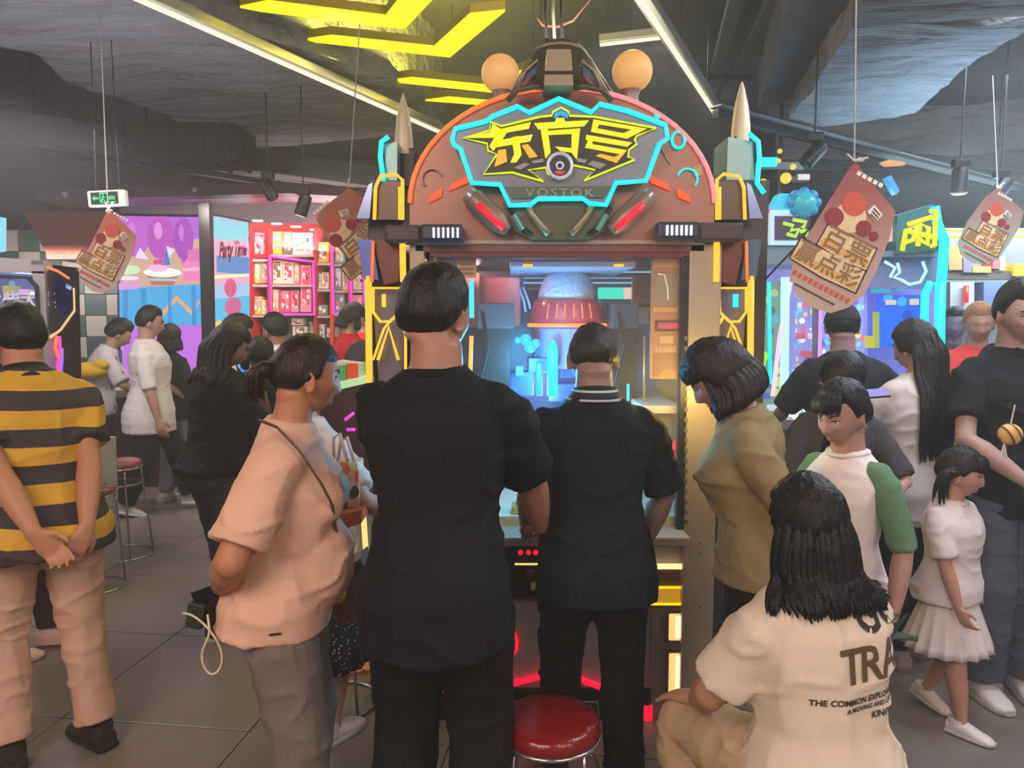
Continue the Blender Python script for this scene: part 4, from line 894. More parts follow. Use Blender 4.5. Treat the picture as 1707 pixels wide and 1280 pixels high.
mp('name_plate', o_([(470, 665), (1170, 660), (1110, 735), (520, 740)]), -.078, .01, mat('plate_green', '5a6a58', .4, .2), sg)
b = text_mb('VOSTOK', .040, .0012, .001, 1.25); p = P(933, 322, MY - .082); xform(b, Matrix.Translation(p) @ Matrix.Scale(1.35, 4, (1, 0, 0))); b.build('plate_lettering', mat('plate_text', '8f9c88', .4), sg)
# chin below the sign
mp('chin', [(838, 336), (1026, 336), (1008, 384), (984, 398), (884, 398), (858, 384)], -.05, .06, M_olive)
for s in (0, 1):
    f = (lambda q: q) if not s else mx
    mt('chin_strut', f([(880, 340), (886, 358), (905, 380), (915, 390)]), .014, M_oliveL, -.065); mt('chin_rib', f([(848, 345), (868, 378), (886, 390)]), .008, M_dark, -.06)
    b = MB(); a, e = P(*f([(783, 326), (846, 384)])[s * 1], MY - .07), P(*f([(783, 326), (846, 384)])[1 - s], MY - .07)
    b.tube([a, a * .9 + e * .1, a * .25 + e * .75, e], [.028, .042, .040, .024], 18); th = b.build('thruster', mat('thruster_brown', '94786a', .4, .3), mc, smooth=True, auto=50)
    MB().tube([a + Vector((0, -.005, 0)) - (e - a) * .06, a * .88 + e * .12], [.030, .036], 14).build('thruster_cap', mat('cap_chrome', 'b8c4d0', .2, .6), th, smooth=True, auto=50)
    MB().tube([a * .78 + e * .22 + Vector((0, -.042, -.01)), a * .1 + e * .9 + Vector((0, -.034, -.01))], .0125, 8).build('red_light', G_red, th, smooth=True)
    MB().tube([a * .35 + e * .65 + Vector(((.07 if not s else -.07), -.02, .01)), e + Vector(((.055 if not s else -.055), -.02, .0))], .010, 8).build('teal_fin', mat('teal_fin', '66b0a4', .4, .2), th)
    for q in ([(748, 318), (752, 308), (784, 290), (781, 304)], [(714, 338), (718, 324), (738, 314), (735, 328)]):
        mp('orange_grille', f(q), -.012, .02, mat('grille_orange', 'f0501c', .5, emit='f0501c', es=.75))
    mt('side_ring', [(x, y) for x, y in f([(720 + 17 * math.cos(R(a)), 298 - 17 * math.sin(R(a))) for a in range(20, 230, 20)])], .004, mat('ring_pale', 'c8a890', .4) if not s else G_cy, -.012)
    mbx('light_unit', *( (701, 373, 771, 401) if not s else (2 * AX - 771 + 2, 369, 2 * AX - 701 + 2, 397)), -.10, .09, mat('unit_dark', '3a3844', .3, .3), bev=.01)
    for i in range(6): mbx('led_tube', *((721 + i * 8, 379, 724.5 + i * 8, 396) if not s else (1111 + i * 8, 375, 1114.5 + i * 8, 392)), -.108, .012, G_wh, bev=.002)
    mbx('bumper', *((640, 374, 702, 404) if not s else (1164, 370, 1240, 402)), -.06, .10, mat('bumper_brown', '463a36', .45, .2), bev=.012)
    # side tower
    mbx('tower_wall', *((612, 300, 682, 1215) if not s else (1184, 300, 1256, 1215)), .12, .6, mat('tower_dark', '4a423c', .45, .2))
    mp('tower_panel', f([(622, 366), (630, 302), (668, 302), (668, 366)]), .03, .10, mat('tower_bronze', '5a4a40', .35, .4)); mp('tower_panel', f([(622, 400), (668, 400), (664, 470), (640, 474)]), .03, .10, mat('tower_redbrown', '6a3a30', .35, .3))
    mp('tower_glass', f([(614, 308), (621, 304), (616, 364), (594, 364)]), .02, .05, mat('tower_glass', '8ea0d0', .15, .2)); mp('tower_glass', f([(596, 398), (622, 400), (630, 466), (606, 466)]), .02, .05, mat('tower_glass_low', '5c7488', .15, .3) if s else mat('tower_glass_lilac', '7a86d8', .15, .2))
    mt('tower_neon', f([(624, 366), (626, 312), (634, 294), (660, 290), (671, 300), (671, 366)]), .007, G_ye, .01)
    mt('tower_neon', f([(668, 312), (668, 366)]), .010, G_ye, -.005); mt('tower_neon', f([(671, 402), (672, 470)]), .012, G_ye, -.005); mt('tower_neon', f([(622, 402), (620, 470)]), .006, G_or, .01)
    mt('tower_cable', f([(618, 500), (628, 640)]), .008, M_black, .1)
    mt('tower_outline', f([(618, 222), (602, 236), (600, 262), (604, 305), (592, 322)] if s else [(648, 228), (636, 236), (634, 262), (641, 312), (636, 322)]), .010, G_cy, .10)
    mp('tower_top', f([(652, 228), (612, 236), (608, 300), (655, 300)] if s else [(662, 236), (640, 240), (644, 306), (662, 306)]), .13, .2, mat('tower_teal', '86a8a4', .3, .2))
    mt('lattice_neon', f([(668, 478), (666, 520), (650, 536), (634, 536), (622, 520), (622, 478)]), .006, G_ye, .05); mt('lattice_neon', f([(676, 640), (676, 555), (660, 528)]), .006, G_ye, .05); mt('lattice_neon', f([(664, 600), (648, 545), (630, 600)]), .007, G_ye, .05); mt('lattice_neon', f([(622, 600), (640, 548), (648, 538)]), .005, G_ye, .05)
    mt('lattice_neon', f([(668, 480), (620, 480)]), .004, G_ye, .05)
    mt('tower_light', f([(614, 460), (616, 700)]), .013, G_ye, .03); mt('tower_light', f([(680, 640), (679, 884)]), .011, G_ye, .03); mt('tower_light', f([(606, 860), (612, 952)]), .011, G_warm, .03)
    mp('lattice_glass', f([(672, 480), (618, 480), (618, 640), (672, 640)]), .10, .03, mat('lattice_glass', '7a7488', .2, .2)); mbx('lattice_light', *((636, 490, 643, 512) if not s else (1223, 490, 1231, 512)), .09, .02, G_cy if s else G_ye, bev=.002)
    # missile
    b = MB(); X0, Y0 = (672, 156) if not s else (1237, 136); q = P(X0, Y0, MY + .25); uu = (MY + .25) / F
    hts = [(1, 0), (5, 12), (11, 38), (15, 72), (16, 98)] 
    b.lathe([(r_ * uu, -h_ * uu) for r_, h_ in hts][::-1], q, 20); ms = b.build('missile', mat('missile_cream', 'd8ccae', .4, .1, ), mc, smooth=True, auto=50)
    b = MB(); b.prism([q + Vector((-.002 + .026, 0, -70 * uu)), q + Vector((.034, 0, -118 * uu)), q + Vector((.027, 0, -112 * uu)), q + Vector((.016, 0, -94 * uu))], (0, .012, 0)); b.build('missile_fin', M_tan, ms)
    mbx('missile_pylon', X0 - 12, Y0 + 90, X0 + 20, 312, .22, .1, M_dark)
mt('cyan_ring', [(1131 + 11 * math.cos(i * .524), 233 + 14 * math.sin(i * .524)) for i in range(12)], .0055, G_cy, -.012, True); mp('ring_gold', [(1154, 278), (1170, 274), (1172, 292), (1158, 294)], -.008, .02, mat('ring_gold', 'c8a860', .4))
mt('cyan_tick', [(1093, 190), (1097, 198)], .008, G_cy, -.012); mt('white_scratch', [(1103, 250), (1113, 266), (1118, 274)], .003, mat('ring_pale', 'c8a890'), -.004)
# lower front details
mbx('control_panel', 716, 896, 1150, 912, -.10, .16, M_tan); mbx('button_panel', 840, 912, 1010, 1000, .045, .03, M_black)
for x in (868, 881, 893, 906): MB().ball(P(x, 921, MY + .035), .0105, 12, 8).build('red_button', glow('button_red', 'f01428', .95), mc, smooth=True)
mbx('button_strip', 858, 940, 905, 942, .035, .012, G_warm, bev=.002); mbx('button_edge', 838, 996, 1010, 1001, .035, .02, mat('edge_wine', '8a1830', .4), bev=.002)
for x, y, c in ((872, 930, '3a4a56'), (884, 958, '701018'), (868, 972, '5a1014'), (893, 978, 'ffd890')): mbx('button_panel_part', x - 8, y - 6, x + 8, y + 6, .03, .02, mat('bp_' + c, c, .4), bev=.003)
mt('red_ring', [(852, 1050), (858, 1056), (862, 1068), (861, 1084), (854, 1092), (846, 1092), (840, 1080), (840, 1060), (845, 1050)], .006, G_red, .05, True)
mt('red_strip', [(735, 1150), (800, 1146), (842, 1142), (906, 1126), (936, 1122), (962, 1130), (1004, 1146), (1070, 1150)], .014, G_red, .04); mbx('base_panel', 716, 1150, 1084, 1224, .04, .03, M_black)
for q in ([(840, 1170), (872, 1170), (876, 1163), (892, 1163)], [(952, 1170), (996, 1170), (998, 1200)], [(960, 1176), (986, 1176), (986, 1186), (960, 1186)]): mt('base_line', q, .004, mat('line_grey', '9c9088', .4), .034)
mbx('door_panel', 1086, 1010, 1152, 1228, .05, .03, mat('door_grey', '9c918a', .5)); mt('corner_neon', [(1070, 944), (1151, 944), (1156, 950), (1156, 1012)], .0115, glow('neon_warmwhite', 'ffe2a0', 1.15), .03)
mbx('neon_box', 1060, 950, 1150, 1014, .045, .02, mat('neon_box', '6a4a34', .5)); mp('hex_light', [(1074, 986), (1092, 978), (1140, 978), (1141, 998), (1134, 1008), (1074, 1008)], .036, .02, mat('hex_amber', 'b88410', .4, emit='c89010', es=.6))
mt('hex_neon', [(1074, 986), (1092, 979), (1140, 979), (1140, 998), (1133, 1007), (1074, 1007)], .005, glow('hex_yellow', 'ffd800', 1.1), .034, True)
for y0, y1 in ((1022, 1070), (1088, 1210)):
    w_ = mbx('lamp_window_frame', 1111, y0 - 3, 1150, y1 + 3, .035, .03, mat('window_bronze', '6e5a48', .4, .3)); mbx('lamp_window', 1116, y0 + 2, 1145, y1 - 2, .028, .02, glow('lamp_window', 'ffc878', 1.0), w_); mbx('lamp_tube', 1127, y0 + 6, 1135, y1 - 6, .02, .012, glow('lamp_tube', 'ffe8b0', 1.25), w_)
mbx('red_marker', 1074, 1178, 1088, 1208, .03, .03, G_red)
for y in (905, 922, 1012, 1130): MB().ball(P(1166, y, MY - .002), .0035, 8, 6).build('bolt', M_dark, mc, smooth=True)
mp('red_side', [(626, 1030), (668, 1030), (668, 1215), (650, 1160)], .02, .10, mat('side_red', 'b02818', .4))
# ---------------------------------------------------------------- people
def at(px, Y): return ((px - 853.5) / F * Y, Y)
K_black = cloth('black_cloth', '0e0f13'); K_black2 = cloth('navy_cloth', '0d0f16'); K_blackpant = cloth('black_trousers_cloth', '110f0d'); K_white = cloth('white_cloth', 'd6cfcd')
K_cream = cloth('cream_cloth', 'e0cfba'); K_pink = cloth('peach_cloth', 'dcae94'); K_khaki = cloth('khaki_cloth', '8a7a54'); K_grey = cloth('grey_cloth', '4c4a52')
K_jean = cloth('grey_jeans', '766c64', rough=.9, var=.16, vscale=7); K_jeanb = cloth('blue_jeans', '4c5260', rough=.9); K_beige = cloth('beige_cloth', 'd0a78e'); K_beige2 = cloth('shorts_cloth', 'c0a47e')
K_polo = stripes('striped_jersey', ['d8a62c', '3b3032'], .128, (0.05, -.10, 1), off=.36)
# striped polo man
p1 = person('man in yellow and black striped polo and pale trousers, hands clasped behind', at(58, 2.64), 48, 1.69, g=1.12, gd=1.2, lean=14, hipy=.03, head=(12, 4, 0), fat=.3, chest=.03, skinc='c08868',
            rh=dict(t=(.035, -.145, .475), pole=(1, -.5, 0), d=(-.5, -.1, -.85), n=(0, 1, 0), curl=55), lh=dict(t=(-.045, -.150, .500), pole=(-1, -.5, 0), d=(.55, -.15, -.75), n=(0, -.6, -.3), curl=50),
            feet=((.075, -.02, 0), (-.075, .04, 0)), top=K_polo, sleeve=.72, hem=.455, ease=1.21, neck='collar', neckm=cloth('polo_collar', '37292b'), bottom=K_beige, legw=1.1, shoe=('2c1c1a', '1a1414'), seed=1)
# peach woman
p2 = person('woman in peach v-neck tee and grey jeans holding a phone behind her back', at(458, 2.06), -84, 1.585, g=1.0, gd=1.02, lean=7, bend=3, fem=1, bust=.016, chest=.022, head=(24, 6, 0), skinc='b47c58', hairc='2a1914', hair='pony', long=-.10, fat=.4,
            rh=dict(t=(.04, -.092, .560), pole=(1, .05, -.1), d=(-.35, -.35, -.8), n=(-.7, .3, .1), curl=40, gr=1.2), lh=dict(t=(-.14, .03, .5)), feet=((.06, .01, 0), (-.06, .0, 0)),
            top=K_pink, sleeve=.86, hem=.478, ease=1.12, neck='v', bottom=K_jean, legw=1.28, seed=2, vox=.0048)
# big man in black
p3 = person('large man in black tee seen from behind at the left of the machine window', at(726, 1.98), -10, 1.765, g=1.02, gd=1.10, headoff=-.022, head=(-22, 2, 0), skinc='a87a64', hairc='191210', fat=.4, lean=3,
            rh=dict(t=(.135, .235, .515), pole=(1, .15, .1), curl=45, d=(.1, 1, -.35), n=(0, 0, -1), gr=1.1), lh=dict(t=(-.07, .21, .54), pole=(-.35, -.2, -1)), feet=((.06, 0, 0), (-.065, -.01, 0)), top=K_black, sleeve=.93, hem=.425, ease=1.12, bottom=K_blackpant, legw=1.3, shoe=('1c1a1a', '151414'), seed=3)
# polo man
p4 = person('man in dark polo with white-lined collar pressing the machine buttons', at(996, 2.33), 3, 1.63, g=1.02, gd=1.1, head=(-4, 24, 0), skinc='8f7466', hairc='2c2724', hair='buzz', lean=9, fat=.2,
            rh=dict(t=(.125, .14, .500), pole=(1, -.35, 0), d=(-.1, .6, -.75), n=(0, -.3, -1), curl=50), lh=dict(t=(-.12, .2, .52), pole=(-1, -.2, 0), d=(.2, 1, -.2), n=(0, 0, -1)), feet=((.065, .0, 0), (-.062, .12, 0)), footyaw=(4, -2), top=K_black2, sleeve=.90, hem=.455, ease=1.13, neck='collar', neckm=stripes('polo_collar_lines', ['14161c', '14161c', 'b8c0c8', '14161c'], .026, (0, 0, 1), off=.1), bottom=K_blackpant, legw=1.12, shoe=('1c1a1a', '151414'), seed=4)
# khaki woman
p5 = person('woman with short bob in khaki top leaning in from the right of the machine', at(1284, 2.36), 72, 1.585, g=1.02, gd=1.08, lean=12, bend=10, head=(10, 34, 0), fem=1, bust=.022, skinc='b08070', hairc='241a18', hair='bob', long=.06, hairvol=1.2,
            rh=dict(t=(.12, .02, .49)), lh=dict(t=(-.10, -.02, .50), pole=(-.6, -1, 0), d=(.1, .4, -.9)), top=K_khaki, sleeve=1.06, hem=.50, ease=1.2, bottom=cloth('black_wide_cloth', '181412'), legw=1.45, shoe=('262222', '151414'), seed=5)
# seated woman
p6 = person('woman with long black hair in white printed tee sitting on a stool at lower right', at(1392, 1.76), 20, 1.58, g=1.08, gd=1.1, hip=.312, lean=5, bend=5, fem=1, head=(4, 6, 0), skinc='bc8a6a', hairc='0f0c0c', hair='long', long=.125, hairvol=1.25,
            lh=dict(t=(-.085, .205, .347), pole=(-.9, -.4, -.5), d=(-.25, .9, -.25), n=(0, -.1, -1), curl=14, gr=1.1), rh=dict(t=(.12, .22, .36), pole=(1, -.4, -.3), d=(0, 1, -.2), n=(0, 0, -1), curl=14), feet=((.10, .255, 0), (-.08, .26, 0)), legpole=((.15, 1, .8), (-.10, 1, .8)),
            top=K_cream, sleeve=.80, hem=.455, ease=1.22, bottom=K_beige2, shorts=.62, legw=1.3, shoe=('d8c8bc', 'c0b0a4'), seed=6)
# boy
p7 = person('boy in white tee with green raglan sleeves looking down to the left', at(1416, 2.50), 122, 1.40, g=.84, gd=.92, hh=.212, child=.5, head=(-4, 14, 0), skinc='a88072', hairc='14141a', hair='boy', lh=dict(t=(-.16, .04, .49), gr=1.05), rh=dict(t=(.14, .12, .53)),
            top=cloth('boy_white_cloth', 'dcd2d2'), sleevem=cloth('sleeve_green', '5d7f62'), sleeve=1.02, hem=.43, ease=1.20, bottom=K_grey, legw=1.2, seed=7, neckm=K_white)
# girl
p8 = person('little girl with pigtails in white tee and pleated skirt walking', at(1604, 2.88), 212, 1.085, hh=.19, child=1, g=1.02, gd=1.0, head=(26, 8, 0), skinc='b88a78', hairc='151215', hair='girl',
            rh=dict(t=(.10, .10, .43), pole=(1, -.5, 0), d=(-.1, .45, -.9), curl=42), lh=dict(t=(-.16, .0, .47)), feet=((.05, .09, 0), (-.06, -.10, .02, .2)), top=cloth('girl_white_cloth', 'd8cccc'), sleeve=.85, hem=.47, ease=1.26, skirt=(cloth('skirt_white', 'd4c8c6'), -.045, -.235, .062, .05), shoe=('e2d8d6', 'd0c6c4'), seed=8, vox=.0042)
# phone man
p9 = person('man in black tee looking at a phone with a shell charm at the right edge', at(1694, 3.12), 176, 1.78, head=(0, 14, 0), skinc='b09088', hairc='17181c', hh=.255, hair='short', rh=dict(t=(.03, .12, .545), pole=(1, -.2, 0), d=(-.3, .35, -.85), curl=35), lh=dict(t=(-.015, .19, .690), pole=(-1, -.5, -.2), d=(.85, .3, .1), n=(0, 0, 1), curl=48),
            feet=((.055, .02, 0), (-.06, 0, 0)), top=cloth('charcoal_cloth', '13161d'), sleeve=.72, hem=.45, ease=1.14, bottom=K_jeanb, legw=1.5, seed=9)
# woman with long hair and white shirt
p10 = person('woman with very long black hair in loose white shirt raising a phone', at(1532, 3.42), 16, 1.62, g=1.1, gd=1.1, fem=1, hairspan=(205, 300), head=(12, 14, 0), skinc='a88880', hairc='111418', hair='long', long=.46, hairvol=1.2, lh=dict(t=(-.06, .20, .735), pole=(-.8, -.2, -.8), d=(.1, .5, .8), n=(.3, .6, 0), curl=40), rh=dict(t=(.12, .18, .68), pole=(1, -.2, -.7)),
             top=cloth('white_shirt_cloth', 'd0c8cc'), sleeve=1.85, hem=.43, ease=1.25, bottom=cloth('dark_slacks', '1c1a20'), legw=1.2, shoe=('c8b0a4', 'a08c84'), seed=10)
# man in cap
p11 = person('man in black cap and dark tee playing the cyan-lit machine, back turned', at(1403, 4.02), -6, 1.71, head=(-6, 8, 0), hair='cap', skinc='98787a', hairc='17171a', lh=dict(t=(-.14, .2, .6)), rh=dict(t=(.15, .20, .63), pole=(1, -.3, -.2)), top=cloth('slate_cloth', '23262e'), sleeve=.9, ease=1.2, bottom=K_blackpant, seed=11, vox=.008)
# teen bent over a phone
p12 = person('teenager in dark grey tee bent over a phone behind the boy', at(1398, 2.98), 172, 1.52, g=.70, head=(0, 48, 0), bend=8, hairc='16171c', hair='bangs', skinc='b08a7c', rh=dict(t=(.03, .17, .600), pole=(1, -.4, -.3), d=(-.7, .4, .2), n=(-.2, 0, 1), curl=50), lh=dict(t=(-.05, .17, .60), pole=(-1, -.3, -.3)), top=cloth('darkgrey_cloth', '3c3a42'), sleeve=.95, ease=1.22, bottom=K_blackpant, seed=12, vox=.008)
# red shirt man + one behind
p13 = person('man in bright red shirt near the far right prize shelves', at(1628, 4.7), 158, 1.72, head=(0, 10, 0), skinc='a08070', hairc='9a7048', lh=dict(t=(-.1, .2, .6)), rh=dict(t=(.12, .16, .58)), top=cloth('red_shirt_cloth', 'e0444c'), sleeve=.9, ease=1.2, bottom=K_grey, seed=13, vox=.009, facedet=False)
p14 = person('person in dark top behind the man in the red shirt', at(1590, 5.6), 150, 1.70, hairc='16181c', skinc='7c7484', top=K_grey, bottom=K_black, seed=14, vox=.011, facedet=False)
# left background
p15 = person('white-shirted player bending over the counter with a yellow plush under the arm', at(158, 6.5), -62, 1.64, lean=14, bend=16, head=(0, 28, 0), hair='short', hairvol=1.6, skinc='b0907e', rh=dict(t=(.10, .24, .56), pole=(1, -.6, -.3)), lh=dict(t=(-.06, .26, .56)), top=spots('splash_print_cloth', 'cfc8c6', ['8a7f96', 'b0a8b0', 'cfc8c6', '6f6a80'], 9, .30), sleeve=.95, ease=1.2, bottom=cloth('wine_trousers', '2c1c20'), seed=15, vox=.009, facedet=False)
p16 = person('tall teenager in oversized white tee and black track trousers walking right', at(248, 6.1), -72, 1.72, head=(6, 8, 0), hair='boy', hairc='161316', skinc='a88472', rh=dict(t=(.15, .05, .46), pole=(.6, -1, 0)), lh=dict(t=(-.15, .14, .54), pole=(-.6, -1, 0)), feet=((.05, -.13, .02, .3), (-.05, .17, 0)), top=K_white, sleeve=1.05, hem=.40, ease=1.34, bottom=cloth('track_black', '1b1818'), legw=1.35, shoe=('c8c4c4', 'e0dcdc'), seed=16, vox=.008)
p17 = person('person in black top and washed jeans behind the walking teenager', at(283, 6.5), -20, 1.57, hair='bob', long=.06, fem=1, hairc='161214', skinc='a88472', top=K_black, sleeve=1.6, ease=1.2, bottom=cloth('washed_jeans', '8a8e9c'), seed=17, vox=.010, facedet=False)
p18 = person('woman in black top and dark jeans with loose dark hair, back half turned', at(352, 3.75), -38, 1.62, fem=1, g=1.04, gd=1.05, head=(-18, 26, 0), lean=6, bend=6, hair='long', long=.16, hairc='1d1614', skinc='9c7460', rh=dict(t=(.10, .16, .62), pole=(1, -.3, -.5)), lh=dict(t=(-.10, .18, .60), pole=(-1, -.3, -.4)), feet=((.05, -.03, 0), (-.05, .06, 0)), top=K_black, sleeve=1.5, hem=.52, ease=1.16, bottom=cloth('slate_jeans', '3c3c44'), legw=1.1, shoe=('2a2628', 'c0b4a4'), seed=18, vox=.007)
p19 = person('person in white tee with black bag strap lit by a blue phone', at(388, 4.9), -40, 1.66, head=(-10, 26, 0), hair='short', hairc='1c1816', skinc='a88878', rh=dict(t=(.06, .2, .68), pole=(1, -.3, -.6)), lh=dict(t=(-.06, .2, .68), pole=(-1, -.3, -.6)), top=K_white, sleeve=.95, ease=1.2, bottom=K_grey, seed=19, vox=.009, facedet=False)
p20 = person('customer with glasses and white collar standing before the shelves', at(462, 5.5), 28, 1.66, head=(30, 4, 0), hair='short', hairc='16161a', skinc='a07868', glasses=True, top=K_white, neck='collar', bottom=K_grey, seed=20, vox=.009)
p21 = person('woman with dark bun in black top behind the peach tee woman', at(432, 4.3), -20, 1.52, fem=1, hair='pony', long=-.1, hairc='191312', skinc='9c7460', top=K_black, sleeve=1.3, bottom=K_black, seed=21, vox=.010, facedet=False)
p22 = person('shop attendant in red tee, nearer of the two, serving at the counter', at(585, 6.6), -58, 1.76, fem=1, head=(-6, 14, 0), hair='bob', long=.03, hairc='1a1414', skinc='c09a88', rh=dict(t=(.05, .22, .62), pole=(1, -.4, -.5)), lh=dict(t=(-.05, .2, .62)), top=cloth('attendant_red_cloth', 'c8202c'), sleeve=.95, ease=1.18, bottom=K_white, seed=22, vox=.009, facedet=False)
p23 = person('shop attendant in red tee standing behind the other attendant', at(612, 7.1), -70, 1.76, head=(-6, 10, 0), hair='short', hairc='1a1414', skinc='c09a88', top=cloth('attendant_red_cloth', 'c8202c'), sleeve=.95, bottom=K_white, rh=dict(t=(.05, .22, .62)), seed=23, vox=.010, facedet=False)
p24 = person('child with dark fringe in red top at the counter end beside the machine', at(650, 6.9), 60, 1.52, child=.5, head=(0, 16, 0), hair='bangs', hairc='1a1414', skinc='c09a88', top=cloth('attendant_red_cloth', 'c8202c'), bottom=K_white, seed=24, vox=.010, facedet=False)
p25 = person('woman in white printed tee and dotted black skirt mostly hidden behind the peach tee woman', at(508, 2.75), -40, 1.49, fem=1, g=1.1, gd=1.15, head=(0, 10, 0), hair='pony', hairc='241a18', skinc='b8907c', rh=dict(t=(.15, .13, .60), pole=(1, -.5, -.5), d=(-.5, .7, .3), curl=55), lh=dict(t=(-.08, .2, .58)), top=cloth('printed_white_cloth', 'd8c8c4'), sleeve=.85, ease=1.16, hem=.50, bottom=None, skirt=(spots('dotted_skirt', '1b1718', ['c8bdb8'], 60, .22), .04, -.30, .05, .03), seed=25, vox=.007, facedet=False)
p26 = person('passer-by in dark trousers and pale shoes at the far left edge', at(-12, 3.45), -70, 1.68, feet=((.05, -.02, 0), (-.05, .10, 0)), top=K_black, bottom=cloth('brown_trousers', '33211f'), shoe=('d8b8ac', 'c8a89c'), hairc='191413', seed=26, vox=.010, facedet=False)
# ---------------------------------------------------------------- stools
def stool(label, pos, h=.45, r=.148, seat='7c1014', ring=.17, tilt=0):
    t = thing('stool', label, 'stool', (pos[0], pos[1], 0)); c = Vector((pos[0], pos[1], 0))
    MB().lathe([(r * .2, h - .052), (r * .96, h - .050), (r * 1.0, h - .036), (r * .99, h - .014), (r * .90, h - .003), (r * .6, h + .004), (.01, h + .006)], c, 40).build('seat', mat('vinyl_' + seat, seat, .22, bump=.25, bscale=26, spec=.6), t, smooth=True, auto=60)
    ch = mat('chrome', 'c0bcb6', .18, .9)
    b = MB(); b.tube([c + Vector((r * 1.0 * math.cos(a), r * 1.0 * math.sin(a), h - .05)) for a in [i * math.pi / 18 for i in range(36)]], .006, 8, True); b.build('seat_ring', ch, t, smooth=True)
    for i in range(4):
        a = R(40 + 90 * i); MB().tube([c + Vector((r * .93 * math.cos(a), r * .93 * math.sin(a), h - .052)), c + Vector((r * .98 * math.cos(a), r * .98 * math.sin(a), h - .12)), c + Vector((ring * math.cos(a), ring * math.sin(a), .008))], .0065, 8).build('leg', ch, t, smooth=True)
    b = MB(); b.tube([c + Vector((ring * math.cos(a), ring * math.sin(a), .007)) for a in [i * math.pi / 20 for i in range(40)]], .0065, 8, True); b.build('base_ring', ch, t, smooth=True)
    b = MB(); b.tube([c + Vector((r * .96 * math.cos(a), r * .96 * math.sin(a), h - .16)) for a in [i * math.pi / 18 for i in range(36)]], .005, 8, True); b.build('foot_ring', ch, t, smooth=True)
    return t
stool('shiny dark red vinyl stool with chrome rim in front of the machine', at(920, 2.10), .455)
q = p6['M'] @ Vector((0, -.02, 0)); stool('stool hidden under the seated woman in the white tee', (q.x, q.y), .415, .145, seat='5a1014')
stool('stool with wire base ring behind the striped polo man, farther one', at(190, 5.0), .66, .14, '8c4a48', .19)
stool('stool with wire base ring just past the striped polo man, nearer one', at(138, 4.38), .62, .14, '7c4a48', .17)
stool('wire-legged stool under the brown handbag beside the peach tee woman', at(552, 3.02), .50, .13, '7a5a44', .165)
